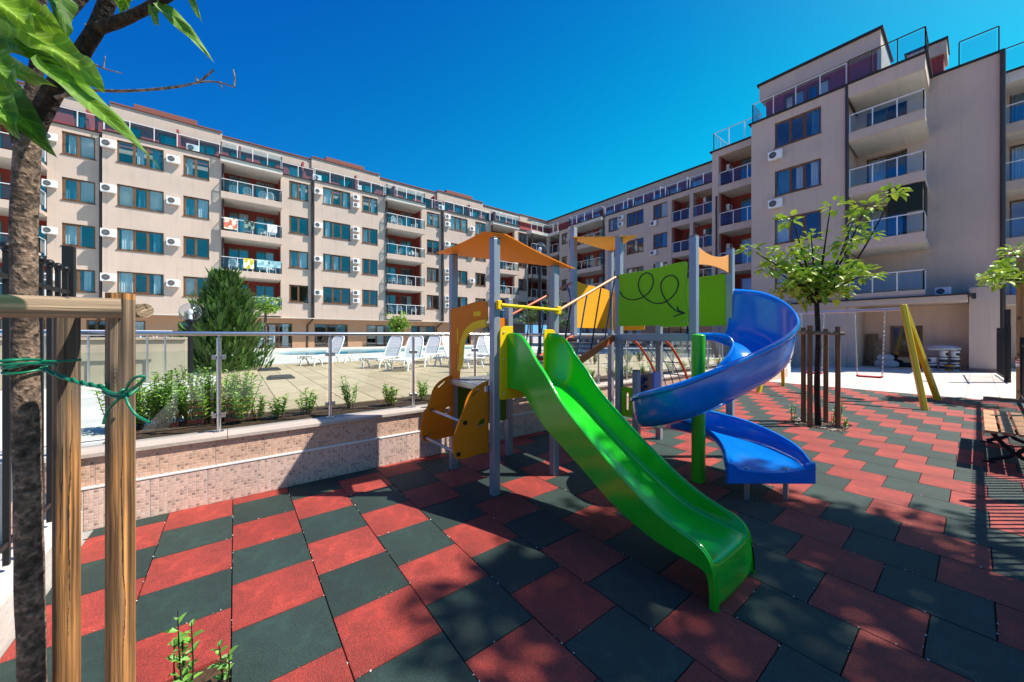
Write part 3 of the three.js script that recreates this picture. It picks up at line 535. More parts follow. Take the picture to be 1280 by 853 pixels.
  const tw = [[.05, FL[2], .72, .8, [.86, .45, .35], [.95, .85, .78], 'orange and white patterned towel'], [1.15, FL[1], .62, .75, [.93, .92, .85], [.78, .7, .2], 'white and yellow towel'], [1.95, FL[1], .7, .55, [.55, .72, .76], [.72, .85, .88], 'pale blue towel'], [2.75, FL[1], .7, .5, [.62, .78, .82], [.5, .68, .72], 'pale blue striped cloth'], [2.6, FL[2], .6, .6, [.9, .9, .9], [.8, .8, .82], 'white shirt'], [1.2, FL[2], .6, .6, [.5, .6, .55], [.2, .25, .25], 'dark patterned towel']];
  for (const [dx, f, w, h, ca, cb, nm] of tw) enlarge(single('towel', tg(w, h).translate(-.74 + dx + w / 2 + .1, f + .94 - h / 2, Z0 + .49), mat([1, 1, 1], .95, { map: towelT(ca, cb), side: THREE.DoubleSide }), nm + ' hung over a glass balcony railing of the sunlit building', 'towel'));
}
// ===== right-hand building in shade: stepped facade facing the courtyard =====
const RB = thing('apartment_building', 'shaded apartment building with stepped facade rising behind the swings', 'building'); enlarge(RB);
{
  // parts sit in world axes: helper that turns local facade geometry (x along +z world, z outward = -x world)
  const turn = (o, xp) => { o.position.set(xp, 0, 0); o.rotation.y = -Math.PI / 2; return o; };
  const put = (name, g, m, xp) => turn(mesh(name, g, m, RB), xp);
  const grp = (fn, xp) => { const n = RB.children.length; fn(); for (let i = n; i < RB.children.length; i++) turn(RB.children[i], xp); };
  // middle section
  const XM = 31.2;
  grp(() => {
    const w2 = [-23.75, -22.5], w3 = [-21.55, -19.65], w1 = [-18.65, -17.25];
    mesh('wall', wallPanel(-24.2, -16.85, 3.2, TOPY, 0, .35, FL.flatMap(f => [w2, w3, w1].map(w => [...w, f + .68, f + 2.05]))), M.wall, RB);
    for (const f of FL) { windowUnit(RB, ...w2, f + .68, f + 2.05, 0, 2, true); windowUnit(RB, ...w3, f + .68, f + 2.05, 0, 3, true); windowUnit(RB, ...w1, f + .68, f + 2.05, 0, 2, true); }
    mesh('rain_pipe', bar([-24.35, .7, .1], [-24.35, TOPY, .1], .07), M.pipe, RB);
    // loggias
    for (const [a, b] of [[-16.85, -15.05], [-15.05, -13.0]]) {
      mesh('pier', [box(b - .16, b + .14, 3.2, TOPY, -.35, .02)], M.wall, RB);
      mesh('red_wall', wallPanel(a, b, 3.2, TOPY, -1.6, .2, FL.map(f => [a + .5, b - .3, f, f + 2.05])), M.redWall, RB);
      for (const f of FL) { balcony(RB, a + .02, b - .17, f, .0, -1.6, 0); doorUnit(RB, a + .5, b - .3, f, f + 2.05, -1.7); }
      mesh('lintel', [box(a, b - .17, 14.0, TOPY, -1.6, .01)], M.wall, RB);
    }
    mesh('red_side', [box(-16.86, -16.7, 3.2, 14, -1.6, -.36), box(-13.2, -13.02, 3.2, 14, -1.6, -.36)], M.redWall, RB);
    // balcony bay toward the corner
    mesh('red_wall', wallPanel(-29.0, -24.4, 3.2, TOPY, -1.75, .2, FL.flatMap(f => [[-28.6, -27.2, f, f + 2.05], [-26.6, -25, f, f + 2.05]])), M.redWall, RB);
    for (const f of FL) { balcony(RB, -29, -24.4, f, .45, -1.75, 3); doorUnit(RB, -28.6, -27.2, f, f + 2.05, -1.85); doorUnit(RB, -26.6, -25, f, f + 2.05, -1.85); }
    mesh('side_wall', [box(-29.15, -29.0, 3.2, 14.04, -6, -.42), box(-24.36, -24.22, 3.2, 14.04, -1.95, -.36)], M.redWall, RB); mesh('roof_slab', box(-29.1, -24.3, 14.05, 14.4, -1.75, .5), M.soffit, RB);
    mesh('wall', wallPanel(-30.9, -29.0, 3.2, TOPY, .1, .5, FL.map(f => [-30.5, -29.5, f + .7, f + 2.0])), M.wall, RB);
    for (const f of FL) windowUnit(RB, -30.5, -29.5, f + .7, f + 2.0, .1, 2, true);
    mesh('cornice', [box(-29.2, -24.25, 14.4, 14.47, -1.6, .6), box(-24.25, -12.6, 14.43, 14.49, -1.6, .12), box(-30.95, -29.2, 14.43, 14.49, -1.6, .2)], M.darkEdge, RB);
    glassRail(RB, 'terrace_railing', [[-29, -.1], [-29, .4], [-24.4, .4], [-24.4, -.1]], 14.49, 1.0, 1.1);
    glassRail(RB, 'terrace_railing', [[-24.2, -.08], [-13, -.08]], 14.49, .95, 1.15);
    for (const z of [-21.5, -18, -15.5]) glassRail(RB, 'terrace_divider', [[z, -.1], [z, -1.5]], 14.49, 1.1, 1.4);
    const op = []; for (let k = 0; k < 9; k++) op.push([-29.5 + k * 1.9, -29.5 + k * 1.9 + 1.2, 14.6, 15.9]);
    mesh('penthouse_wall', wallPanel(-34.9, -12, 14.4, 16.0, -1.9, .25, op), M.penthouseRed, RB);
    for (const o of op) windowUnit(RB, ...o, -1.9, 1, true);
    mesh('fascia', box(-35.3, -12, 16, 16.8, -2.2, -1.6), M.wall, RB);
    mesh('roof_edge', box(-35.6, -12, 16.8, 16.9, -8, -1.4), M.darkEdge, RB);
    mesh('rooms', box(-33, -11, -.05, 16, -6.1, -5.9), M.room, RB);
    mesh('floor_slabs', FL.map(f => box(-31, -12, f - .4, f - .1, -5.9, -1.9)).concat(FL.map(f => box(-24.2, -16.85, f - .4, f - .1, -1.9, -.4))), M.room, RB);
    mesh('ground_floor_wall', wallPanel(-33, -11, -.05, 3.2, -.3, .25, [[-29, -26, .8, 2.8], [-23, -20, .8, 2.8], [-18.5, -15, .8, 2.8]]), M.wallBrown, RB);
    for (const o of [[-29, -26, .8, 2.8], [-23, -20, .8, 2.8], [-18.5, -15, .8, 2.8]]) windowUnit(RB, ...o, -.3, 3, true);
    mesh('underside', box(-31, -11, 3.14, 3.2, -.3, 0), M.soffit, RB);
  }, XM);
  for (const [i, f] of FL.entries()) { const lb = c => 'white air conditioner ' + c + ', ' + ['first', 'second', 'third', 'top'][i] + ' floor of shaded building'; ac(XM, f + 1.75, -22.05, -Math.PI / 2, lb('upper of the pair between windows'), undefined, .85); ac(XM, f + 1.1, -22.05, -Math.PI / 2, lb('lower of the pair between windows'), undefined, .85); ac(XM, f + .3, -18.5, -Math.PI / 2, lb('below the single two-pane window'), undefined, .95); ac(XM + 1.2, f + 1.55, -14.9 + .35, 0, 'white air conditioner inside a red loggia of the shaded building', 'air conditioners in the loggias', .8); ac(27.4, f + 1.5, -10.75, 0, 'white air conditioner inside a red loggia of the shaded building', 'air conditioners in the loggias', .85); if (i > 1) ac(24.6, f + .08, -7.03, -Math.PI / 2, 'white air conditioner under a three-pane window of the shaded building', 'air conditioners under the three-pane windows', 1); }
  // loggia strip of the tall block
  grp(() => {
    const a = -11.1, b = -8.3;
    mesh('pier', [box(a - .12, a + .3, 0, TOPY, -5, .02)], M.wall, RB);
    mesh('red_wall', wallPanel(a, b, 3.2, TOPY, -1.7, .2, FL.map(f => [a + 1.0, b - .4, f, f + 2.05])), M.redWall, RB);
    mesh('red_side', box(a + .3, a + .38, 3.2, 14, -1.7, -.3), M.redWall, RB);
    for (const f of FL) { balcony(RB, a + .3, b + .1, f, 0, -1.7, 0); doorUnit(RB, a + 1.0, b - .4, f, f + 2.05, -1.8); }
    mesh('lintel', box(a + .3, b + .1, 14.0, TOPY, -1.7, .01), M.wall, RB);
    mesh('cornice', box(a - .25, b + .3, 14.43, 14.5, -3, .14), M.darkEdge, RB);
    mesh('wall', box(a + .3, b + .3, -.05, 3.2, -.4, -.02), M.wall, RB);
    mesh('rain_pipe', bar([a + .18, 3, .08], [a + .18, 11.3, .08], .055), M.pipe, RB);
    mesh('roof', box(a + .3, b + .3, 14.2, 14.42, -5.2, -1.72), M.room, RB); glassRail(RB, 'terrace_railing', [[a - .05, -2.2], [a - .05, -.08], [b, -.08]], 14.5, 1.25, 1.1);
    mesh('rooms', [box(a + .3, b + .3, 3.2, 14.4, -5.2, -5), ...FL.map(f => box(a + .3, b + .3, f - .4, f - .1, -5, -1.95))], M.room, RB);
  }, 26.2);
  // tall block with three-pane windows
  grp(() => {
    const a = -8.3, b = -4.07, w = [-7.12, -5.05];
    mesh('wall', wallPanel(a, b, -.05, TOPY, 0, .35, FL.map(f => [...w, f + .55, f + 2.0])), M.wall, RB);
    for (const f of FL) windowUnit(RB, ...w, f + .55, f + 2.0, 0, 3, true);
    mesh('wall_return', [box(a + .002, a + .3, -.05, TOPY - .01, -3, -.352), box(b - .3, b - .002, -.05, TOPY - .01, -3, -.352)], M.wall, RB);
    mesh('cornice', box(a - .12, b + .03, 14.43, 14.5, -3, .12), M.darkEdge, RB);
    mesh('rooms', box(a + .3, b - .3, 3.2, 14.3, -5.2, -5), M.room, RB); mesh('floor_slabs', FL.map(f => box(a + .3, b - .3, f - .4, f - .1, -5, -.4)), M.room, RB);
    mesh('roof', box(a + .3, b - .3, 14.2, 14.42, -5.2, -.36), M.room, RB); glassRail(RB, 'terrace_railing', [[a + .05, -1.2], [a + .05, -.08], [b, -.08]], 14.5, 1.15, .95);
    const op = [[-7.1, -6.1, 14.6, 16.1], [-6, -5.0, 14.6, 16.1]];
    mesh('penthouse_wall', wallPanel(-8.0, -3.1, 14.4, 16.25, -1.5, .25, op), M.penthouseRed, RB); for (const o of op) windowUnit(RB, ...o, -1.5, 2, true);
    mesh('fascia', [box(-8.2, -2.95, 16.25, 17.1, -4.4, -1.0)], M.wall, RB); mesh('roof_edge', box(-8.3, -2.85, 17.1, 17.2, -4.6, -.85), M.darkEdge, RB);
    mesh('penthouse_side', box(-3.1, -2.95, 14.4, 16.25, -4.2, -1.2), M.wall, RB);
    mesh('rain_pipe', bar([-4.02, 3.5, .07], [-4.02, TOPY, .07], .075), M.pipe, RB);
  }, 24.6);
  // balcony bay
  grp(() => {
    const a = -3.98, b = -1.42;
    mesh('wall', [wallPanel(-4.4, .62, 3.5, TOPY, -2.6, .35, FL.slice(1).map(f => [a + .3, a + 1.8, f + .05, f + 2.1]))], M.wall, RB);
    for (const f of FL.slice(1)) doorUnit(RB, a + .3, a + 1.8, f + .05, f + 2.1, -2.9);
    mesh('roof', [box(a, .45, 14.2, 14.4, -7.2, -2.62), box(a - .3, a, 3.2, 14.4, -7.2, -2.96)], M.room, RB); mesh('rooms', [box(a, .4, 3.2, 14.3, -7.2, -7.0), ...FL.map(f => box(a, .4, f - .4, f - .1, -7, -2.97))], M.room, RB);
    for (const f of FL) balcony(RB, a, b, f + (f === FL[0] ? .12 : 0), 0, -2.6, f === FL[0] ? 2 : 2);
    mesh('roof_slab', rbox(a, b, 13.75, 14.4, -2.6, .02, .01, 1), M.wall, RB); mesh('roof_soffit', box(a + .05, b - .05, 13.73, 13.748, -2.58, -.05), M.soffit, RB);
    mesh('cornice', [box(a - .03, b + .1, 14.4, 14.48, -2.6, .12), box(b + .1, .75, 14.43, 14.51, -4, -2.5)], M.darkEdge, RB);
    mesh('rain_pipe', bar([.7, .3, -2.5], [.7, TOPY, -2.5], .085), M.pipe, RB);
    glassRail(RB, 'terrace_railing', [[a, -.06], [b, -.06], [b, -1.5]], 14.5, 1.15, .95, M.pipe);
    glassRail(RB, 'terrace_railing', [[b + .9, -2.66], [.6, -2.66]], 14.51, 1.15, .95, M.pipe);
    mesh('stair_head', [box(-2.2, -1.0, 14.4, 15.6, -4.4, -3.1)], M.penthouseRed, RB); mesh('stair_head_wall', box(-2.2, -.9, 15.6, 16.2, -4.5, -2.95), M.wall, RB); mesh('stair_head_roof', box(-2.3, -.85, 16.2, 16.3, -4.6, -2.85), M.darkEdge, RB);
    mesh('side_wall', box(.45, .62, -.05, TOPY - .01, -7, -2.96), M.wall, RB);
    // bay beyond the corner pipe
    mesh('wall', wallPanel(.62, 3, -.05, TOPY, -6.4, .3, FL.map(f => [1.0, 2.4, f, f + 2.1])), M.wall, RB); for (const f of FL) { doorUnit(RB, 1.0, 2.4, f, f + 2.1, -6.65); balcony(RB, .63, 3, f, -5.0, -6.4, 0); }
    mesh('roof_slab', box(.63, 3, 13.9, 14.4, -10, -4.95), M.soffit, RB); mesh('rooms', [box(.63, 3, -.05, 14, -10.2, -10), box(3, 3.2, -.05, 14, -10.2, -6.4), ...FL.map(f => box(.63, 3, f - .4, f - .1, -10, -6.7))], M.room, RB); mesh('cornice', box(.63, 3.1, 14.4, 14.48, -7, -4.85), M.darkEdge, RB);
    glassRail(RB, 'terrace_railing', [[.7, -5.05], [3, -5.05]], 14.5, 1.15, 1.2, M.pipe);
  }, 24.5);
  enlarge(single('shade_screen', merge([box(24.56, 24.6, FL[1] + 1.0, FL[1] + 2.25, -2.6, -1.5), box(24.6, 25.9, FL[1] + .95, FL[1] + 2.25, -1.47, -1.43)]), mat([.01, .022, .02], .95, { map: stuccoT }), 'dark green shade net closing the corner of a balcony', 'shade screen'));
  // ground floor with canopy and open recess
  mesh('canopy', [rbox(24.45, 27.2, 3.24, 3.5, -8.4, -.25, .01, 1)], M.wall, RB);
  mesh('canopy_edge', box(24.36, 27.1, 3.5, 3.56, -8.5, -.15), M.darkEdge, RB);
  mesh('canopy_gutter_end', rbox(24.3, 24.5, 3.3, 3.55, -.14, -.02, .02), M.darkEdge, RB);
  mesh('ground_floor_wall', [box(24.72, 28.8, -.05, 3.24, -8.3, -3.72)], M.wall, RB);
  mesh('recess_back_wall', box(27.0, 27.2, -.05, 3.24, -3.72, -.2), mat([.78, .56, .42], .9, { map: stuccoT }), RB);
  
  mesh('pillar', box(25.9, 28.8, -.05, 3.9, -.22, .60), M.wall, RB);
  mesh('pillar_base', box(25.87, 28.83, -.05, .32, -.25, .63), mat([.30, .2, .16], .9, { map: concT }), RB);
  const d = sub('door', RB); mesh('frame', [box(26.94, 27.0, 0, 2.25, -2.75, -2.65), box(26.94, 27.0, 0, 2.25, -1.75, -1.65), box(26.94, 27.0, 2.15, 2.25, -2.65, -1.75), box(26.94, 27.0, .0, .12, -2.65, -1.75), box(26.94, 27.0, .95, 1.05, -2.65, -1.75)], M.winFrame, d); mesh('pane', box(26.97, 26.98, .1, 2.15, -2.65, -1.75), mat([.04, .05, .055], .04, { metal: .6 }), d);
  const sf = sub('shop_front', RB); mesh('frame', [box(24.66, 24.72, 0, 2.4, -8.1, -8.0), box(24.66, 24.72, 0, 2.4, -6.9, -6.8), box(24.66, 24.72, 0, 2.4, -5.85, -5.75), box(24.66, 24.72, 2.3, 2.4, -8.0, -5.85), box(24.66, 24.72, 1.0, 1.08, -8.0, -5.85)], M.winFrame, sf); mesh('pane', box(24.69, 24.71, .05, 2.3, -8, -5.85), mat([.03, .04, .04], .05, { metal: .6 }), sf);
}
// ===== corner between the two buildings =====
{
  const C = thing('corner_block', 'recessed dark corner with stacked loggias joining the two apartment buildings', 'building'); enlarge(C);
  mesh('red_wall', [box(28.25, 33.4, 3.2, 14.4, -36.2, -36.0), box(33.2, 33.4, 3.2, 14.4, -36, -30.9)], M.redWall, C);
  for (const f of FL) {
    const s = new THREE.Shape([[28.25, 32.75], [31.0, 32.75], [30.95, 30.95], [33.2, 30.95], [33.2, 36], [28.25, 36]].map(p => new THREE.Vector2(...p)));
    const b = sub('loggia', C); mesh('slab', uvm(new THREE.ExtrudeGeometry(s, { depth: .42, bevelEnabled: false }).rotateX(-Math.PI / 2).translate(0, f - .44, 0)), M.wall, b);
    glassRail(b, null, [[28.3, -32.85], [30.9, -32.85], [31.0, -31.0]], f, .95, .9);
  }
  const s = new THREE.Shape([[28.1, 32.55], [30.9, 32.55], [30.8, 30.85], [34, 30.85], [34, 37], [28.1, 37]].map(p => new THREE.Vector2(...p)));
  mesh('roof_slab', uvm(new THREE.ExtrudeGeometry(s, { depth: .36, bevelEnabled: false }).rotateX(-Math.PI / 2).translate(0, 14.06, 0)), M.soffit, C);
  mesh('column', box(30.75, 31.05, .6, 14.06, -32.75, -32.4), M.wall, C);
  mesh('rain_pipe', [bar([28.4, .6, -32.8], [28.4, 14.1, -32.8], .07), bar([31.2, .6, -31.1], [31.2, 14.1, -31.1], .07)], M.pipe, C);
  mesh('penthouse', [box(28.1, 34, 14.42, 16.0, -38, -34.95)], M.penthouseRed, C); mesh('fascia', box(28.06, 33.0, 16.0, 16.8, -38, -34.7), M.wall, C); mesh('roof_edge', box(28.06, 32.7, 16.8, 16.88, -38, -34.6), M.roof, C);
  mesh('roof', new THREE.ConeGeometry(5, .9, 4).rotateY(Math.PI / 4).translate(33, 17.2, -38), M.roof, C);
  glassRail(C, 'terrace_railing', [[28.1, -32.6], [30.9, -32.6], [30.85, -30.9]], 14.45, 1.0, 1.0);
  const ch = thing('chimney', 'small white chimney block on the far roof corner', 'chimney', [36, 17, -40]); enlarge(ch); mesh('stack', rbox(-1.2, 1.2, 0, 1.1, -.8, .8, .03), M.white, ch); mesh('cap', [rbox(-1.35, 1.35, 1.45, 1.6, -.95, .95, .02), box(-1.1, -.9, 1.1, 1.45, -.7, .7), box(.9, 1.1, 1.1, 1.45, -.7, .7), box(-.1, .1, 1.1, 1.45, -.7, .7)], M.darkEdge, ch);
}
// ---------- climbing frame with two slides ----------
const PS = thing('play_structure', 'climbing frame with grey posts, orange roofs, green slide and blue spiral slide', 'playground');
{
  const F = [2.295, -3.285], R = [3.215, -3.285], L = [2.30, -4.25], Bk = [3.225, -4.25];
  const A = [4.62, -3.32], B = [4.62, -2.2], C = [5.72, -2.2], E = [5.74, -3.32], D = [4.68, -4.3], X = [5.76, -4.33];
  const post = (p, y0, y1, lab) => { const m = mesh('post', rbox(p[0] - .046, p[0] + .046, y0, y1, p[1] - .046, p[1] + .046, .012, 3), M.postGrey, PS); mesh('cap', rbox(p[0] - .047, p[0] + .047, y1, y1 + .012, p[1] - .047, p[1] + .047, .005), mat([.16, .18, .2], .5), m); return m; };
  post(F, -.02, 2.84); post(R, -.02, 2.64); post(L, -.02, 2.83); post(Bk, -.02, 2.31);
  post(A, -.02, 3.26); post(C, -.02, 3.02); post(E, -.02, 3.0); post(D, -.02, 3.64); post(X, -.02, 3.38); post(B, 1.70, 3.02);
  // triangular curved roofs: high (rounded) corner p, two flared tips a and b, sheet 12 mm
  function roof(name, p, a, b, sag, m, bow = 0) {
    const n = 22, th = .012, pos = [], idx = [], P = V(...p), Aa = V(...a), Bb = V(...b), top = [], bot = [];
    for (let i = 0; i <= n; i++) for (let j = 0; j <= n; j++) {
      const t = .0 + i / n, s = j / n; // t from corner to far edge, s across
      const e = Aa.clone().lerp(Bb, s), q = P.clone().lerp(e, Math.sqrt(t * t * .985 + .015));
      const k = Math.sqrt(t * t * .985 + .015); q.y -= sag * Math.sin(Math.PI * Math.pow(k, .8)) + .05 * Math.pow(Math.max(0, 1 - k / .22), 2); q.y += bow * k * Math.sin(Math.PI * s);
      top.push(q.clone().add(V(0, th / 2, 0))); bot.push(q.clone().add(V(0, -th / 2, 0)));
    }
    const N = top.length, W = n + 1; for (const q of [...top, ...bot]) pos.push(q.x, q.y, q.z);
    for (let i = 0; i < n; i++) for (let j = 0; j < n; j++) { const q = i * W + j; idx.push(q, q + 1, q + W, q + 1, q + W + 1, q + W, N + q, N + q + W, N + q + 1, N + q + 1, N + q + W, N + q + W + 1); }
    const edge = []; for (let j = 0; j < n; j++) edge.push([j, j + 1]); for (let i = 0; i < n; i++) edge.push([i * W + n, (i + 1) * W + n]); for (let j = n; j > 0; j--) edge.push([n * W + j, n * W + j - 1]); for (let i = n; i > 0; i--) edge.push([i * W, (i - 1) * W]);
    for (const [u, v] of edge) idx.push(u, N + u, v, v, N + u, N + v);
    const g = new THREE.BufferGeometry(); g.setAttribute('position', new THREE.Float32BufferAttribute(pos, 3)); g.setIndex(idx); const g2 = g.toNonIndexed(); g2.computeVertexNormals();
    g2.setAttribute('uv', new THREE.Float32BufferAttribute(new Float32Array(g2.attributes.position.count * 2), 2));
    return mesh(name, g2, m, PS);
  }
  roof('roof_sheet', [2.20, 2.955, -3.19], [2.19, 2.90, -4.54], [3.49, 2.63, -3.18], .035, M.orange);
  roof('roof_sheet', [4.60, 3.51, -4.42], [4.57, 3.20, -2.98], [5.90, 3.43, -4.40], .02, M.amber, 0);
  // tower one: deck, brown entrance panel with yellow arch
  const deckPlate = mat([.20, .20, .2], .6, { metal: .3 });
  mesh('platform', rbox(2.25, 3.26, 1.15, 1.2, -4.29, -3.24, .01), deckPlate, PS);
  mesh('platform_edge', rbox(2.20, 2.25, 1.13, 1.205, -4.2, -3.34, .01), M.tubeSteel, PS);
  { // outline in (z, y) at x = 2.24
    const s = new THREE.Shape(); s.moveTo(-4.20, 1.21); s.lineTo(-3.98, 1.21); s.bezierCurveTo(-3.93, 1.45, -3.95, 1.6, -3.90, 1.68); s.bezierCurveTo(-3.84, 1.86, -3.62, 1.93, -3.34, 1.93); s.lineTo(-3.34, 2.10); s.quadraticCurveTo(-3.34, 2.15, -3.40, 2.155); s.bezierCurveTo(-3.7, 2.18, -3.9, 2.10, -4.14, 2.12); s.quadraticCurveTo(-4.20, 2.12, -4.20, 2.06); s.lineTo(-4.20, 1.21);
    const p = mesh('entrance_panel', plate(s, 'x', 2.235, .018, [roundRect(-4.045, -4.015, 1.30, 1.55, .014)]), M.orangeDeep, PS);
    const arch = new THREE.Shape(); arch.moveTo(-3.985, 1.33); arch.bezierCurveTo(-3.90, 1.5, -3.96, 1.62, -3.90, 1.70); arch.bezierCurveTo(-3.82, 1.88, -3.62, 1.945, -3.34, 1.945); arch.lineTo(-3.34, 1.855); arch.bezierCurveTo(-3.6, 1.855, -3.75, 1.80, -3.815, 1.66); arch.bezierCurveTo(-3.86, 1.55, -3.80, 1.46, -3.93, 1.32); arch.lineTo(-3.985, 1.33);
    mesh('yellow_arch', plate(arch, 'x', 2.215, .016), M.yellow, PS);
    mesh('yellow_inlay', [plate(roundRect(-3.62, -3.46, 1.99, 2.045, .025), 'x', 2.224, .008, [], .002), plate(roundRect(-4.01, -3.985, 1.66, 1.86, .012), 'x', 2.224, .008, [], .002)], M.yellow, p);
  }
  // ladder: two shaped side plates and round rungs
  const side = (z) => {
    const s = new THREE.Shape(); s.moveTo(2.26, .45); s.bezierCurveTo(2.1, .47, 1.95, .42, 1.86, .46); s.bezierCurveTo(1.79, .52, 1.80, .64, 1.83, .74); s.bezierCurveTo(1.86, .84, 1.93, .92, 1.95, 1.02); s.bezierCurveTo(1.97, 1.14, 2.08, 1.22, 2.26, 1.26); s.lineTo(2.26, .45);
    const h1 = new THREE.Path(); h1.absellipse(2.06, 1.14, .012, .012, 0, 6.28); const slot = new THREE.Path([[2.03, 1.115], [2.14, 1.19], [2.15, 1.17], [2.05, 1.09]].map(q => new THREE.Vector2(...q)));
    const cut = new THREE.Path(); cut.absellipse(2.17, .80, .06, .035, 0, 6.28, false, .7);
    return plate(s, 'z', z, .018, [slot, cut]);
  };
  for (const z of [-3.36, -4.18]) { const p = mesh('ladder_side', side(z), M.orangeDeep, PS); for (const [x, y] of [[1.95, .83], [1.87, .51]]) mesh('bolt', new THREE.CylinderGeometry(.022, .022, .02, 14).rotateX(Math.PI / 2).translate(x, y, z + .014), M.black, p); }
  for (const [x, y] of [[1.95, .83], [1.87, .51]]) mesh('rung', bar([x, y, -4.18], [x, y, -3.36], .017), M.tubeSteel, PS);
  // lower back panel with round openings, and rear upper panel
  { const h = new THREE.Path(); h.absellipse(2.62, .86, .14, .14, 0, 6.29); const h2 = new THREE.Path(); h2.absellipse(2.92, .72, .07, .07, 0, 6.29); mesh('lower_panel', plate(roundRect(2.35, 3.17, .52, 1.10, .03), 'z', -4.25, .018, [h, h2]), M.greenDeep, PS); }
  mesh('rear_panel', plate(roundRect(2.98, 3.17, 1.22, 2.02, .03), 'z', -4.25, .018), M.orangeDeep, PS);
  // yellow entrance board of the slide
  {
    const s = new THREE.Shape(); s.moveTo(2.36, 1.05); s.quadraticCurveTo(2.32, 1.05, 2.32, 1.10); s.lineTo(2.32, 1.80); s.quadraticCurveTo(2.33, 1.86, 2.40, 1.87); s.lineTo(2.50, 1.87); s.lineTo(2.50, 1.24); s.lineTo(2.98, 1.24); s.lineTo(2.98, 1.84); s.lineTo(3.12, 1.84); s.quadraticCurveTo(3.17, 1.83, 3.17, 1.78); s.lineTo(3.17, 1.10); s.quadraticCurveTo(3.17, 1.05, 3.10, 1.05); s.lineTo(2.36, 1.05);
    const b = mesh('slide_board', plate(s, 'z', -3.225, .018), M.yellow, PS);
    for (const [x, y] of [[2.37, 1.12], [2.37, 1.5], [2.37, 1.8], [2.8, 1.12]]) mesh('bolt', new THREE.SphereGeometry(.012, 8, 6).translate(x, y, -3.214), M.tubeSteel, b);
  }
  mesh('safety_bar', [bar([2.32, 2.10, -3.20], [3.20, 2.08, -3.20], .02), rbox(2.27, 2.33, 2.05, 2.15, -3.235, -3.19, .01), rbox(3.18, 3.25, 2.03, 2.13, -3.235, -3.19, .01)], M.yellow, PS);
  // ---- green slide: swept shell with a rolled rim ----
  {
    const rim = [[-3.235, 1.795], [-3.05, 1.785], [-2.95, 1.74], [-2.86, 1.66], [-2.74, 1.52], [-2.6, 1.385], [-2.4, 1.165], [-2.1, .925], [-1.85, .745], [-1.6, .58], [-1.42, .485], [-1.25, .425], [-1.13, .39], [-1.06, .33], [-1.025, .20], [-1.015, .01]];
    const bed = [[-3.235, 1.215], [-3.0, 1.21], [-2.86, 1.19], [-2.72, 1.12], [-2.55, 1.00], [-2.4, .885], [-2.25, .78], [-2.0, .61], [-1.75, .46], [-1.55, .355], [-1.38, .305], [-1.22, .285], [-1.12, .275], [-1.06, .255], [-1.03, .18], [-1.015, .01]];
    const rc = new THREE.CatmullRomCurve3(rim.map(p => V(0, p[1], p[0])), false, 'centripetal'), bc = new THREE.CatmullRomCurve3(bed.map(p => V(0, p[1], p[0])), false, 'centripetal');
    const n = 90, prof = 30, xc = 2.742, pos = [], idx = [];
    for (let i = 0; i <= n; i++) {
      const t = i / n, r = rc.getPoint(t), b = bc.getPoint(t), hw = .315, hb = .235;
      for (let j = 0; j <= prof; j++) { // outer lip -> rim -> inner wall -> bed -> inner wall -> rim -> lip
        const s = j / prof * 2 - 1, a = Math.abs(s), sg = Math.sign(s); let x, k;
        if (a > .86) { const q = (a - .86) / .14, an = q * Math.PI * .85; x = hw - .022 + .026 * Math.sin(an) + .0; k = 1; const y0 = r.y - .024 + .024 * Math.cos(an); pos.push(xc + sg * (x), y0, r.z); continue; }
        if (a > .34) { const q = (a - .34) / .52; x = hb + (hw - .022 - hb) * Math.pow(q, .6) ; k = Math.pow(q, 1.7); pos.push(xc + sg * x, b.y + (r.y - b.y) * k + .015 * (1 - k), b.z + (r.z - b.z) * k); continue; }
        const q = a / .34; pos.push(xc + sg * hb * q, b.y + .015 * Math.pow(q, 6), b.z);
      }
    }
    const W = prof + 1; for (let i = 0; i < n; i++) for (let j = 0; j < prof; j++) { const q = i * W + j; idx.push(q, q + W, q + 1, q + 1, q + W, q + W + 1); }
    const g = new THREE.BufferGeometry(); g.setAttribute('position', new THREE.Float32BufferAttribute(pos, 3)); g.setIndex(idx); g.computeVertexNormals();
    const shell = uvm2(thickness(g, .014));
    const sl = mesh('green_slide', shell, M.slideGreen, PS);
    // outer side skins and underside close the hollow moulding
    const skin = s => { const sh = []; for (let i = 0; i <= 60; i++) { const r = rc.getPoint(i / 60); sh.push([r.z, r.y - .012]); } for (let i = 60; i >= 0; i--) { const b = bc.getPoint(i / 60), r = rc.getPoint(i / 60), dep = Math.min(.05, Math.max(0, (60 - i) / 6 * .05)); sh.push([Math.min(b.z, r.z) - (i > 44 ? .04 * (i - 44) / 16 : 0), Math.max(.008, b.y - .035 * (i < 52 ? 1 : 1))]); } return plate(sh, 'x', xc + s * .318, .012, [], .003); };
    mesh('slide_flank', skin(-1), M.slideGreen, PS); mesh('slide_flank', skin(1), M.slideGreen, PS);
  }
  function uvm2(g) { const c = g.clone(), p = c.attributes.position, uv = new Float32Array(p.count * 2); for (let i = 0; i < p.count; i++) { uv[2 * i] = p.getX(i) + .35 * p.getY(i); uv[2 * i + 1] = p.getZ(i) + .6 * p.getY(i); } c.setAttribute('uv', new THREE.BufferAttribute(uv, 2)); return c; }
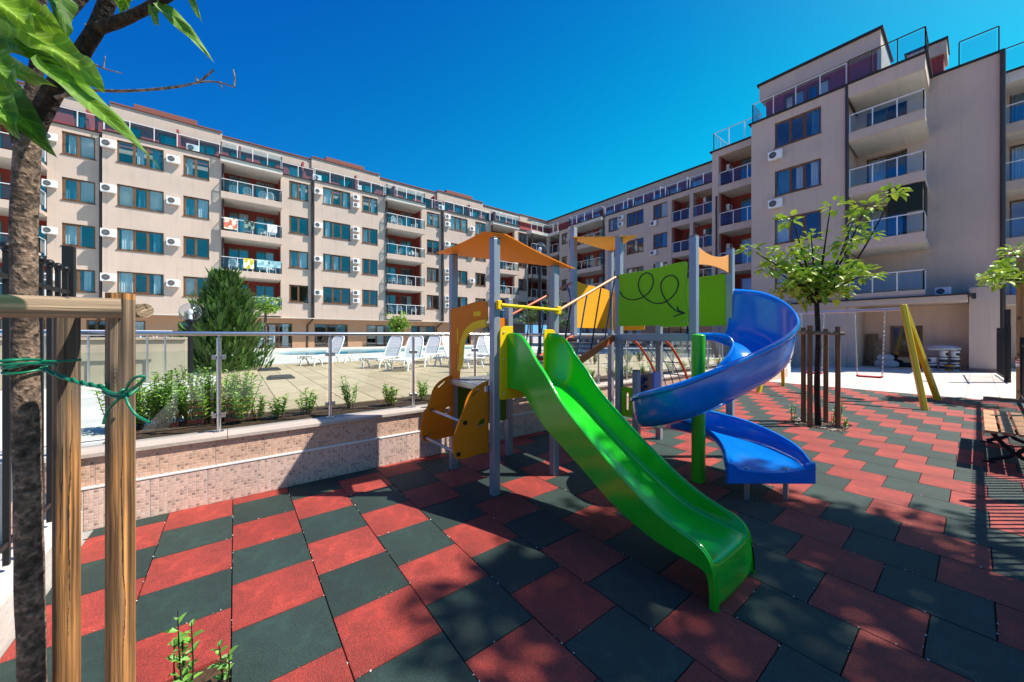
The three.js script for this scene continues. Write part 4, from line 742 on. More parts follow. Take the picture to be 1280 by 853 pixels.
  function thickness(g, t) { // give an open sheet a second side and closed borders
    const p = g.attributes.position, nn = g.attributes.normal, ix = g.index.array, N = p.count, pos = [], idx = [];
    for (let i = 0; i < N; i++) pos.push(p.getX(i), p.getY(i), p.getZ(i)); for (let i = 0; i < N; i++) pos.push(p.getX(i) - nn.getX(i) * t, p.getY(i) - nn.getY(i) * t, p.getZ(i) - nn.getZ(i) * t);
    const cnt = new Map(); for (let i = 0; i < ix.length; i += 3) { idx.push(ix[i], ix[i + 1], ix[i + 2], N + ix[i], N + ix[i + 2], N + ix[i + 1]); for (let k = 0; k < 3; k++) { const a = ix[i + k], b = ix[i + (k + 1) % 3]; cnt.set(a + '_' + b, [a, b]); } }
    for (const [, [a, b]] of cnt) if (!cnt.has(b + '_' + a)) idx.push(a, N + a, b, b, N + a, N + b);
    const o = new THREE.BufferGeometry(); o.setAttribute('position', new THREE.Float32BufferAttribute(pos, 3)); o.setIndex(idx); o.computeVertexNormals(); return o;
  }
  // ---- blue spiral slide ----
  {
    const ef = (e, f, h) => V(e * .79138 + f * .61131, h, e * .61131 - f * .79138); // e to the right, f away along the look direction
    // outer rim and inner rim (right, forward, height) and bed height along the run
    const O = [[3.18, 5.24, 2.46], [3.42, 4.92, 2.37], [3.51, 4.6, 2.18], [3.40, 4.30, 1.97], [3.05, 4.03, 1.78], [2.6, 3.85, 1.61], [2.15, 3.74, 1.45], [1.78, 3.82, 1.28], [1.56, 4.08, 1.15], [1.50, 4.35, 1.06], [1.58, 4.65, .97], [1.80, 4.95, .89], [2.15, 5.14, .81], [2.5, 5.16, .76], [2.85, 5.06, .70], [3.12, 4.8, .64], [3.26, 4.5, .57], [3.28, 4.15, .50], [3.20, 3.83, .41]];
    const I = [[2.36, 4.62, 1.80], [2.58, 4.62, 1.81], [2.74, 4.55, 1.78], [2.76, 4.46, 1.70], [2.66, 4.36, 1.58], [2.48, 4.27, 1.44], [2.25, 4.20, 1.27], [2.06, 4.24, 1.11], [1.97, 4.34, .98], [1.95, 4.43, .90], [1.98, 4.54, .83], [2.08, 4.65, .77], [2.22, 4.71, .72], [2.36, 4.72, .67], [2.46, 4.66, .62], [2.51, 4.52, .57], [2.50, 4.32, .52], [2.42, 4.06, .46], [2.32, 3.83, .39]];
    const BED = [1.72, 1.66, 1.54, 1.40, 1.27, 1.13, .98, .84, .73, .66, .60, .55, .50, .46, .42, .39, .36, .33, .31];
    const crv = l => new THREE.CatmullRomCurve3(l.map(k => ef(k[0], k[1], k[2])), false, 'centripetal'), oc = crv(O), ic = crv(I), bc = new THREE.CatmullRomCurve3(BED.map((h, i) => V(i, h, 0)), false, 'centripetal');
    const cc = new THREE.CatmullRomCurve3(O.map((o, i) => ef((o[0] + I[i][0]) / 2, (o[1] + I[i][1]) / 2, BED[i])), false, 'centripetal');
    const n = 170, prof = 40, pos = [], idx = [];
    for (let i = 0; i <= n; i++) {
      const t = i / n, o = oc.getPoint(t), q0 = ic.getPoint(t), bed = bc.getPoint(t).y, ax = o.clone().sub(q0); ax.y = 0; const wid = ax.length(); ax.normalize();
      const mid = o.clone().add(q0).multiplyScalar(.5), end = t > .95 ? (t - .95) / .05 : 0;
      for (let j = 0; j <= prof; j++) {
        const s = 1 - j / prof * 2, a = Math.abs(s), sg = Math.sign(s), hh = (s > 0 ? o.y : q0.y) - bed; let u, y;
        if (a > .88) { const q = (a - .88) / .12, an = q * Math.PI * .95; u = wid / 2 + .030 * Math.sin(an) + .03 * q; y = hh - .028 + .028 * Math.cos(an) - .02 * q; }
        else { const q = a / .88, th = q * Math.PI / 2; u = wid / 2 * Math.pow(Math.sin(th), .62); y = hh * Math.pow(1 - Math.cos(th), 1.25); }
        pos.push(mid.x + ax.x * sg * u, bed + y - end * end * .02, mid.z + ax.z * sg * u);
      }
    }
    const W = prof + 1; for (let i = 0; i < n; i++) for (let j = 0; j < prof; j++) { const q = i * W + j; idx.push(q, q + W, q + 1, q + 1, q + W, q + W + 1); }
    const g = new THREE.BufferGeometry(); g.setAttribute('position', new THREE.Float32BufferAttribute(pos, 3)); g.setIndex(idx); g.computeVertexNormals();
    const sp = mesh('spiral_slide', uvm2(thickness(g, -.016)), M.slideBlue, PS);
    // end lip: apron down from the bed at the exit
    { const c = ef(2.76, 3.83, 0), tg = ef(0, -1, 0), lf = V(tg.z, 0, -tg.x); const s = new THREE.Shape(); s.moveTo(-.455, .20); s.lineTo(.455, .20); s.lineTo(.455, .40); s.quadraticCurveTo(.40, .40, .36, .345); s.bezierCurveTo(.2, .285, -.2, .285, -.36, .345); s.quadraticCurveTo(-.40, .40, -.455, .40); s.lineTo(-.455, .20);
      const gg = new THREE.ExtrudeGeometry(s, { depth: .03, bevelEnabled: true, bevelSize: .012, bevelThickness: .012, bevelSegments: 3, curveSegments: 10 }).translate(0, 0, -.02); const mtx = new THREE.Matrix4().makeBasis(lf, V(0, 1, 0), tg); mtx.setPosition(c.x, 0, c.z); mesh('slide_lip', gg.applyMatrix4(mtx), M.slideBlue, PS); }
    for (const e of [2.53, 2.95]) { const p = ef(e, 3.87, 0); mesh('slide_foot', rbox(p.x - .022, p.x + .022, -.02, .34, p.z - .022, p.z + .022, .006), M.tubeSteel, PS); }
    const o = ef(2.262, 4.36, 0); mesh('slide_column', [bar([o.x, -.02, o.z], [o.x, 1.76, o.z], .076, .076, 28), new THREE.SphereGeometry(.076, 24, 10, 0, 6.29, 0, Math.PI / 2).scale(1, .35, 1).translate(o.x, 1.76, o.z)], M.poleGreen, PS);
  }
  // tower two: platforms, beams
  mesh('platform', [rbox(4.58, 5.78, 1.71, 1.755, -4.36, -2.18, .01)], deckPlate, PS);
  mesh('platform_beam', rbox(4.575, 4.625, 1.69, 1.79, -3.27, -2.25, .008), M.postGrey, PS);
  mesh('platform_beam', rbox(5.73, 5.78, 1.69, 1.79, -4.28, -2.25, .008), M.postGrey, PS);
  mesh('post_foot_cap', new THREE.CylinderGeometry(.03, .02, .03, 12).translate(4.62, 1.685, -2.2), mat([.35, .25, .1], .6), PS);
  // green board with the looping arrow
  {
    const s = new THREE.Shape(); s.moveTo(-3.27, 1.905); s.lineTo(-2.30, 1.90); s.quadraticCurveTo(-2.24, 1.90, -2.245, 1.96); s.bezierCurveTo(-2.22, 2.15, -2.32, 2.25, -2.27, 2.45); s.quadraticCurveTo(-2.25, 2.6, -2.25, 2.68); s.quadraticCurveTo(-2.26, 2.72, -2.31, 2.715); s.bezierCurveTo(-2.6, 2.70, -2.9, 2.66, -3.25, 2.68); s.quadraticCurveTo(-3.29, 2.66, -3.28, 2.6); s.bezierCurveTo(-3.25, 2.4, -3.32, 2.2, -3.285, 2.0); s.quadraticCurveTo(-3.30, 1.93, -3.27, 1.905);
    const b = mesh('arrow_board', plate(s, 'x', 4.565, .02), M.green, PS);
    // stroke traced in (z, y)
    const zy = [[-3.27, 2.42], [-3.2, 2.34], [-3.10, 2.29], [-2.99, 2.28], [-2.87, 2.31], [-2.77, 2.38], [-2.72, 2.49], [-2.74, 2.59], [-2.82, 2.64], [-2.91, 2.60], [-2.95, 2.50], [-2.92, 2.38], [-2.83, 2.28], [-2.72, 2.215], [-2.60, 2.20], [-2.48, 2.25], [-2.39, 2.35], [-2.37, 2.46], [-2.43, 2.545], [-2.53, 2.55], [-2.60, 2.48], [-2.60, 2.37], [-2.54, 2.24], [-2.45, 2.13], [-2.36, 2.07], [-2.29, 2.05]].map(([z, y]) => [4.553, y, Math.max(z, -3.26)]);
    mesh('arrow_line', [tube(zy, .0085, 140, 6), tube([[4.553, 2.14, -2.385], [4.553, 2.09, -2.36], [4.553, 2.05, -2.28]], .0085, 12, 6), tube([[4.553, 2.01, -2.43], [4.553, 2.035, -2.36], [4.553, 2.05, -2.28]], .0085, 12, 6)], M.ink, b);
    for (const [z, y] of [[-2.29, 2.68], [-2.29, 1.95]]) mesh('bolt', new THREE.SphereGeometry(.01, 8, 6).translate(4.553, y, z), M.tubeSteel, b);
  }
  mesh('green_board', plate(roundRect(-3.27, -2.25, 1.91, 2.67, .02), 'x', 5.70, .02), M.green, PS);
  { // peach brace between the two posts above the spiral slide
    const s = new THREE.Shape(); s.moveTo(4.67, 2.665); s.bezierCurveTo(4.95, 2.72, 5.4, 2.72, 5.67, 2.66); s.lineTo(5.67, 2.94); s.bezierCurveTo(5.4, 2.83, 4.95, 2.80, 4.67, 2.94); s.lineTo(4.67, 2.665); mesh('brace', plate(s, 'z', -2.2, .018), M.peach, PS);
  }
  // orange boards round the second platform
  { const s = new THREE.Shape(); s.moveTo(4.74, 1.90); s.lineTo(5.70, 1.90); s.lineTo(5.70, 2.62); s.bezierCurveTo(5.4, 2.70, 5.0, 2.64, 4.74, 2.74); s.lineTo(4.74, 1.90); mesh('orange_board', plate(s, 'z', -4.32, .02), M.amber, PS); }
  mesh('orange_board', plate(roundRect(-4.27, -3.6, 1.86, 2.60, .03), 'x', 5.75, .02), M.amber, PS);
  // rope ramp between the towers
  for (const z of [-3.40, -4.22]) {
    mesh('ramp_rail', tube([[3.24, 2.06, z > -4 ? -3.29 : -4.25], [4.60, 2.67, z > -4 ? -3.33 : -4.3]], .02, 4, 12), z > -4 ? M.tubeOrange : M.tubeRed, PS);
    mesh('ramp_beam', beam([3.25, 1.17, z], [4.58, 1.73, z], .05, .10), M.tubeRed, PS);
    for (let i = 0; i < 4; i++) { const t = (i + .7) / 4.3, x = 3.25 + 1.33 * t; mesh('rope', tube([[x + .10, 2.06 + .61 * (t + .07), z + (z > -4 ? .09 : -.06)], [x + .06, 1.85 + .55 * t, z + .06], [x - .02, 1.22 + .56 * t, z]], .011, 10, 6), i % 2 ? M.rope : M.ropeBlack, PS); }
  }
  for (let i = 0; i < 8; i++) { const t = (i + .5) / 8; mesh('ramp_plank', beam([3.25 + 1.33 * t, 1.19 + .56 * t, -4.2], [3.25 + 1.33 * t, 1.19 + .56 * t, -3.42], .13, .03), deckPlate, PS); }
  // arched climber behind: two red arches with a blue rope net
  for (const z of [-4.0, -3.36]) mesh('climber_arch', tube([[5.78, 1.74, z], [6.1, 1.63, z], [6.45, 1.36, z], [6.75, 1.03, z], [6.98, .55, z], [7.06, -.02, z]], .022, 40, 12), M.tubeRed, PS);
  for (let i = 0; i < 6; i++) { const q = [[6.0, 1.67], [6.3, 1.49], [6.55, 1.26], [6.76, 1.01], [6.93, .70], [7.02, .36]][i]; mesh('net_rope', bar([q[0], q[1], -4.0], [q[0], q[1], -3.36], .01), M.rope, PS); }
  for (const z of [-3.84, -3.68, -3.52]) mesh('net_rope', tube([[5.8, 1.74, z], [6.1, 1.63, z], [6.45, 1.36, z], [6.75, 1.03, z], [6.98, .55, z], [7.06, .1, z]], .009, 24, 6), M.rope, PS);
  // low play counter under the platform
  mesh('counter_post', [rbox(4.575, 4.665, -.02, 1.25, -3.07, -2.98, .012, 2)], M.postGrey, PS);
  mesh('counter_cap', rbox(4.57, 4.67, 1.25, 1.265, -3.075, -2.975, .005), mat([.08, .09, .1], .5), PS);
  mesh('slotted_board', plate(roundRect(-3.27, -3.07, .56, 1.0, .01), 'x', 4.61, .018, [roundRect(-3.185, -3.145, .66, .92, .02)]), M.green, PS);
  { const b = mesh('game_board', [plate(roundRect(0, .85, .52, 1.17, .02), 'z', 0, .02)].map(g => g.rotateY(.14).translate(4.68, 0, -3.06)), M.navy, PS);
    const kn = []; for (const [u, y] of [[.10, 1.02], [.19, .94], [.19, 1.06], [.3, .98], [.3, 1.1], [.1, .86], [.28, .86]]) kn.push(new THREE.CylinderGeometry(.022, .026, .03, 12).rotateX(Math.PI / 2).translate(u, y, .025).rotateY(.14).translate(4.68, 0, -3.06)); mesh('knob', kn, mat([.14, .13, .13], .5), b);
    mesh('counter_seat', [plate(roundRect(.26, .52, .55, 1.22, .06), 'z', .14, .02)].map(g => g.rotateY(.14).translate(4.68, 0, -3.06)), M.skyBlue, PS); }
}
// ---------- swing frame with two swings ----------
{
  const s = thing('swing_set', 'swing set with yellow splayed legs and a steel crossbar', 'swing set');
  const apex = 2.57;
  for (const [z, zt, k] of [[-.70, -1.20, .05], [-4.16, -3.92, 0]]) for (const x of [12.90, 15.25]) mesh('leg', beam([x, -.03, z + (x > 14 ? k : -k)], [14.06 + (x > 14 ? .05 : -.05), apex, zt], .10, .13), M.swingYellow, s);
  mesh('crossbar', bar([14.06, 2.47, -4.02], [14.06, 2.47, -1.15], .035, .035, 16), M.tubeSteel, s);
  for (const [z0, z1, lab] of [[-2.1, -1.58, 'red swing seat on chains beside the leaning yellow leg pair'], [-3.33, -2.86, 'red swing seat on chains behind the staked young tree']]) {
    const w = thing('swing', lab, 'swing', [14.06, .60, (z0 + z1) / 2]); const h = (z1 - z0) / 2;
    const sh = new THREE.Shape(); sh.moveTo(-h, .04); sh.quadraticCurveTo(-h, 0, -h + .06, 0); sh.lineTo(h - .06, 0); sh.quadraticCurveTo(h, 0, h, .04); sh.lineTo(h - .02, .055); sh.quadraticCurveTo(h - .03, .03, h - .08, .03); sh.lineTo(-h + .08, .03); sh.quadraticCurveTo(-h + .03, .03, -h + .02, .055);
    const sg = new THREE.ExtrudeGeometry(sh, { depth: .2, bevelEnabled: true, bevelSize: .006, bevelThickness: .006 }).translate(0, 0, -.1).rotateY(Math.PI / 2); mesh('seat', sg, M.seatRed, w);
    for (const sg of [-1, 1]) { const z = sg * (h - .01), zt = sg * (h + .04), lk = []; for (let i = 0; i < 30; i++) { const t = i / 29, y = .04 + 1.76 * t; lk.push(new THREE.TorusGeometry(.028, .008, 5, 8).scale(.6, 1.25, 1).rotateY(i % 2 ? Math.PI / 2 : 0).translate(0, y, z + (zt - z) * t)); } mesh('chain', lk, M.chain, w); mesh('hanger', rbox(-.03, .03, 1.78, 1.86, zt - .02, zt + .02, .008), M.tubeSteel, w); }
  }
}
// ---------- slatted bench ----------
{
  const b = thing('bench', 'wooden slatted bench on black curved steel legs in front of the black fence', 'bench');
  for (let i = 0; i < 4; i++) mesh('slat', rbox(8.0, 10.2, .455, .495, .06 + i * .135, .06 + i * .135 + .112, .008, 2), M.benchWood, b);
  for (const x of [8.35, 9.85]) { mesh('leg', [beam([x, .44, .07], [x, .44, .58], .05, .03), tube([[x, .43, .12], [x, .30, .20], [x, .16, .30], [x, .03, .10]], .026, 20, 8), tube([[x, .43, .52], [x, .30, .44], [x, .16, .34], [x, .03, .56]], .026, 20, 8)], M.black, b); mesh('foot', [rbox(x - .04, x + .04, -.002, .02, .04, .16, .005), rbox(x - .04, x + .04, -.002, .02, .5, .62, .005)], M.black, b); }
}
// ---------- plants ----------
// point from metres to the right, height, metres forward of where the photographer stands
const efh = p => V(p[0] * .79138 + p[2] * .61131, p[1], p[0] * .61131 - p[2] * .79138);
const pts = l => l.map(efh);
// many small leaves as one geometry; each leaf is a folded ovate blade
function leafCloud(list) {
  const n = list.length, pos = new Float32Array(n * 24 * 3), col = new Float32Array(n * 24 * 3), uv = new Float32Array(n * 24 * 2);
  let o = 0; const d = V(0, 0, 0), w = V(0, 0, 0), nn = V(0, 0, 0), q = V(0, 0, 0);
  const prof = [[0, 0], [.30, .5], [.66, .42], [1, 0]], tri = [[0, 1, 2], [0, 2, 3], [1, 4, 5], [1, 5, 2], [2, 5, 6], [2, 6, 3], [4, 7, 5], [5, 7, 6]];
  for (const l of list) {
    d.copy(l.d).normalize(); nn.copy(l.n); w.crossVectors(d, nn).normalize(); nn.crossVectors(w, d).normalize();
    const P = (t, s, lift) => [l.p.x + d.x * t * l.len + w.x * s * l.wid + nn.x * lift, l.p.y + d.y * t * l.len + w.y * s * l.wid + nn.y * lift - l.droop * t * t * l.len, l.p.z + d.z * t * l.len + w.z * s * l.wid + nn.z * lift];
    const f = l.wid * .22, v = [P(0, 0, 0), P(.30, -.5, f), P(.30, 0, 0), P(.30, .5, f), P(.66, -.42, f), P(.66, 0, 0), P(.66, .42, f), P(1, 0, 0)];
    for (const t of tri) for (const k of t) { pos.set(v[k], o * 3); col.set(l.c, o * 3); o++; }
  }
  const g = new THREE.BufferGeometry(); g.setAttribute('position', new THREE.BufferAttribute(pos, 3)); g.setAttribute('color', new THREE.BufferAttribute(col, 3)); g.setAttribute('uv', new THREE.BufferAttribute(uv, 2)); g.computeVertexNormals(); return g;
}
const sph = () => { let v; do v = V(rr(-1, 1), rr(-1, 1), rr(-1, 1)); while (v.lengthSq() > 1 || v.lengthSq() < .01); return v; };
const foliage = leafMat([1, 1, 1], .42, { vertexColors: true, roughness: .55 });
const tone = (a, b) => { const t = rnd(), k = rr(.85, 1.15); return [(a[0] + (b[0] - a[0]) * t) * k, (a[1] + (b[1] - a[1]) * t) * k, (a[2] + (b[2] - a[2]) * t) * k]; };
const YG = [[.34, .52, .045], [.15, .34, .03]], MG = [[.10, .24, .035], [.05, .14, .025]], DG = [[.045, .12, .025], [.02, .06, .018]];
function tuft(list, c, r, n, len, cols, flat = .6, droop = .25) { // rosette of leaves around a point
  for (let i = 0; i < n; i++) { const o = sph(); o.y *= flat; const p = c.clone().addScaledVector(o, r), d = o.clone().add(V(rr(-.4, .4), rr(-.25, .5), rr(-.4, .4))).normalize(); const L = len * rr(.65, 1.2); list.push({ p, d, n: V(rr(-.4, .4), 1, rr(-.4, .4)), len: L, wid: L * rr(.5, .72), droop: droop * rr(.4, 1.4), c: tone(...cols) }); }
}
// broad-leaved young tree: bare stem, limbs, leaf rosettes along the limb ends
function youngTree(t, base, stemH, limbs, r0, cols, leaf, perTuft, stemMat = M.barkDark, lean = [0, 0]) {
  const top = V(base.x + lean[0], base.y + stemH, base.z + lean[1]);
  mesh('trunk', taperTube([base, base.clone().lerp(top, .35).add(V(.02, 0, -.015)), base.clone().lerp(top, .7).add(V(-.015, 0, .02)), top], [r0 * 1.1, r0, r0 * .9, r0 * .8], 20, 12, .05), stemMat, t);
  const lv = [];
  for (const b of limbs) {
    const tip = top.clone().add(V(...b.to)), mid = top.clone().lerp(tip, .5).add(V(0, b.sag || .0, 0));
    mesh('limb', taperTube([top, mid, tip], [r0 * .55, r0 * .35, r0 * .14], 14, 7, .05), stemMat, t);
    const c = new THREE.CatmullRomCurve3([top, mid, tip]);
    for (let k = 0; k < b.n; k++) { const u = b.n < 2 ? 1 : .35 + .65 * k / (b.n - 1), q = c.getPointAt(Math.min(1, u)).add(sph().multiplyScalar(b.sp || .15)); tuft(lv, q, (b.r || .17) * rr(.8, 1.25), perTuft, leaf, cols, .55); }
  }
  mesh('crown', leafCloud(lv), foliage, t);
}
// upright shrub of leafy stems
function shrub(name, label, group, x, y, z, h, w, n, cols = YG, leaf = .05, per = 16) {
  const t = thing(name, label, 'shrub', [x, y, z], rnd() * 6, group), st = [], lv = [];
  for (let i = 0; i < n; i++) { const a = rnd() * 6.28, R = Math.sqrt(rnd()) * w, tip = V(Math.cos(a) * R, h * rr(.6, 1.05), Math.sin(a) * R), b = V(tip.x * .3, -.02, tip.z * .3); st.push(taperTube([b, b.clone().lerp(tip, .5).add(V(rr(-.02, .02), 0, rr(-.02, .02))), tip], [.0045, .004, .002], 6, 5)); const c = new THREE.CatmullRomCurve3([b, tip]);
    for (let k = 0; k < per; k++) { const u = .22 + .78 * k / per, p = c.getPoint(u), az = k * 2.4 + i, d = V(Math.cos(az), rr(.3, .9), Math.sin(az)), L = leaf * rr(.7, 1.25); lv.push({ p, d, n: V(rr(-.3, .3), 1, rr(-.3, .3)), len: L, wid: L * .5, droop: .1, c: tone(...cols) }); } }
  mesh('stems', st, M.barkDark, t); mesh('foliage', leafCloud(lv), foliage, t); return t;
}
// ----- near catalpa tree at the left edge -----
{
  const T = thing('catalpa_tree', 'young catalpa tree with large drooping leaves tied to round wooden stakes', 'tree');
  const tr = pts([[-1.988,-0.173,1.499],[-2.002,0.328,1.499],[-2.022,1.162,1.499],[-2.032,1.762,1.499],[-2.035,2.296,1.499],[-2.015,2.613,1.499]]); tr.unshift(V(-.69, -.05, -2.43));
  mesh('trunk', taperTube(tr, [.046, .041, .039, .039, .038, .037, .037, .036], 90, 26, .06), M.bark, T);
  const limb = (l, r, s = 26) => mesh('limb', taperTube(pts(l), r.map(x => x * .76), s, 12, .06), M.barkDark, T);
  limb([[-2.022,2.580,1.499],[-1.962,2.696,1.499],[-1.870,2.821,1.487],[-1.756,2.944,1.475],[-1.667,3.071,1.463],[-1.570,3.301,1.440],[-1.559,3.666,1.475]], [.05, .042, .036, .033, .032, .026, .018]);
  limb([[-1.694,3.018,1.469],[-1.570,3.025,1.440],[-1.434,3.055,1.416],[-1.276,3.096,1.381],[-0.982,3.149,1.298]], [.028, .024, .021, .016, .01]);
  limb([[-2.028,2.570,1.499],[-2.055,2.752,1.534],[-2.074,2.950,1.569],[-2.092,3.110,1.593],[-2.108,3.334,1.605],[-2.206,3.821,1.652]], [.044, .032, .026, .024, .022, .016]);
  limb([[-2.042,2.563,1.499],[-2.003,2.660,1.440],[-2.014,2.769,1.392],[-2.060,2.851,1.322]], [.04, .024, .02, .014]);
  const tw = (l, r) => mesh('twig', taperTube(pts(l), r.map(x => x * .8), 24, 7, .12), M.twig, T);
  tw([[-1.886,2.749,1.487],[-1.705,2.746,1.440],[-1.544,2.727,1.416],[-1.394,2.717,1.392],[-1.249,2.716,1.369],[-1.184,2.720,1.357],[-1.108,2.714,1.345],[-1.029,2.685,1.333]], [.010, .008, .007, .0065, .006, .0055, .004, .003]);
  tw([[-1.184,2.720,1.357],[-1.154,2.744,1.357],[-1.127,2.768,1.357]], [.005, .0045, .004]); tw([[-1.187,2.720,1.357],[-1.193,2.738,1.357]], [.005, .004]); tw([[-1.032,2.685,1.333],[-1.029,2.718,1.333],[-1.035,2.750,1.333]], [.0035, .003, .003]); tw([[-1.102,2.714,1.345],[-1.078,2.684,1.345]], [.003, .002]);
  tw([[-1.773,2.911,1.475],[-1.667,2.853,1.463],[-1.573,2.822,1.451]], [.005, .004, .002]); tw([[-1.664,2.850,1.463],[-1.657,2.902,1.463]], [.003, .002]); tw([[-1.733,3.003,1.475],[-1.753,3.043,1.475]], [.006, .003]);
  // large leaf blade: heart-shaped grid with midrib fold and waved margin
  const veinT = tex(256, (u, v) => { const s = Math.abs(u - .5) * 2, mid = Math.exp(-s * s * 900) * .28; let sv = 0; for (let k = 1; k < 8; k++) { const y = k / 8 + s * .16; const dd = v - y + .06; sv = Math.max(sv, Math.exp(-dd * dd * 6000) * .16); } const n = fbm(u, v, 9, 9, 21, 4); const c = .66 + .26 * n + mid + sv; return [c, c, c * .95]; }, true, 1);
  const veinB = tex(256, (u, v) => { const s = Math.abs(u - .5) * 2; let h = .6 - Math.exp(-s * s * 700) * .5; for (let k = 1; k < 8; k++) { const dd = v - k / 8 - s * .16 + .06; h -= Math.exp(-dd * dd * 5000) * .25; } return h; }, false, 1);
  const blade = [[.46, .78, .03], [.24, .52, .02], [.12, .32, .016]].map(c => leafMat(c, .55, { map: veinT, bumpMap: veinB, bumpScale: .004, roughness: .6, specularIntensity: .4 }));
  function bigLeaf(b, tip, wid, m, twist = 0, curl = .12) {
    const P = efh(b), Q = efh(tip), d = Q.clone().sub(P), L = d.length(); d.normalize();
    const toEye = V(0, EYE, 0).sub(P).normalize(), N = toEye.multiplyScalar(.75).add(V(0, .75, 0)).add(V(.2 * twist, 0, .3 * twist)).normalize(), w = V(0, 0, 0).crossVectors(d, N).normalize(); w.applyAxisAngle(d, twist); const n = V(0, 0, 0).crossVectors(w, d).normalize();
    const nu = 10, nv = 16, pos = [], uv = [], idx = [], ph = rnd() * 6;
    for (let j = 0; j <= nv; j++) { const t = j / nv, hw = wid * .5 * Math.pow(Math.sin(Math.PI * Math.pow(t, .62)), .8) * (1 - .25 * t);
      for (let i = 0; i <= nu; i++) { const s = i / nu * 2 - 1, lift = Math.abs(s) * hw * .42 - curl * L * t * t + .012 * Math.sin(t * 14 + ph + s * 2) * Math.abs(s) + .03 * s * s * s * Math.sin(ph); const p = P.clone().addScaledVector(d, t * L - Math.abs(s) * hw * .15).addScaledVector(w, s * hw).addScaledVector(n, lift); pos.push(p.x, p.y, p.z); uv.push(i / nu, t); } }
    for (let j = 0; j < nv; j++) for (let i = 0; i < nu; i++) { const q = j * (nu + 1) + i; idx.push(q, q + 1, q + nu + 1, q + 1, q + nu + 2, q + nu + 1); }
    const g = new THREE.BufferGeometry(); g.setAttribute('position', new THREE.Float32BufferAttribute(pos, 3)); g.setAttribute('uv', new THREE.Float32BufferAttribute(uv, 2)); g.setIndex(idx); g.computeVertexNormals();
    const lf = mesh('leaf', g, blade[m], T); return lf;
  }
  const LV = [[-1.747,2.851,1.274],[-1.377,2.652,1.204],[-1.621,2.706,1.239],[-1.190,2.382,1.180],[-1.815,2.659,1.239],[-1.529,2.393,1.180],[-1.746,3.122,1.357],[-1.612,2.875,1.322],[-1.357,3.045,1.392],[-1.130,2.816,1.322],[-1.406,3.056,1.404],[-1.350,2.969,1.369],[-1.221,3.086,1.345],[-1.135,2.935,1.298],[-1.733,2.897,1.180],[-1.571,2.787,1.180],[-1.907,2.860,1.298],[-1.639,2.766,1.274],[-1.957,2.792,1.322],[-1.704,2.701,1.298],[-1.904,3.256,1.475],[-1.795,2.987,1.440],[-1.707,2.571,1.180],[-1.595,2.419,1.156],[-1.576,3.165,1.416],[-1.544,3.048,1.416],[-1.472,3.126,1.392],[-1.537,3.031,1.404],[-1.948,2.970,1.357],[-1.766,2.870,1.345],[-1.737,2.907,1.239],[-1.557,2.844,1.227],[-1.795,2.845,1.322],[-1.565,2.636,1.274],[-1.760,2.708,1.180],[-1.595,2.586,1.156],[-1.954,2.991,1.416],[-2.024,2.850,1.357],[-1.632,2.701,1.298],[-1.502,2.635,1.298]];
  const LW = [.115, .115, .14, .10, .075, .05, .05, .13, .11, .10, .08, .10, .05, .045, .10, .09, .08, .10, .10, .05], LM = [0, 1, 2, 2, 1, 1, 1, 0, 2, 1, 2, 1, 1, 0, 1, 0, 2, 1, 2, 1];
  for (let i = 0; i < LW.length; i++) bigLeaf(LV[2 * i], LV[2 * i + 1], LW[i] * .86, LM[i], [.0, .35, .5, -.6, .7, .2, .5, 0, .8, .9][i % 10]);
  // rest of the crown, above and left of the picture
  for (let i = 0; i < 24; i++) { const f = rr(.7, 1.9), b = [rr(-2.9, -1.8) * f / 1.2, rr(3.0, 4.1), f], t = [b[0] + rr(-.18, .18), b[1] - rr(.14, .28), b[2] + rr(-.16, .16)]; bigLeaf(b, t, rr(.10, .16), rnd() * 3 | 0, rr(-.8, .8)); }
  for (let i = 0; i < 5; i++) { const a = i * 1.3; mesh('limb', taperTube([efh([-2.0, 2.95, 1.5]), V(-.8 + .5 * Math.cos(a), 3.7, -2.4 + .5 * Math.sin(a)), V(-.8 + .9 * Math.cos(a), 4.2, -2.4 + .9 * Math.sin(a))], [.02, .013, .006], 10, 7), M.barkDark, T); }
}
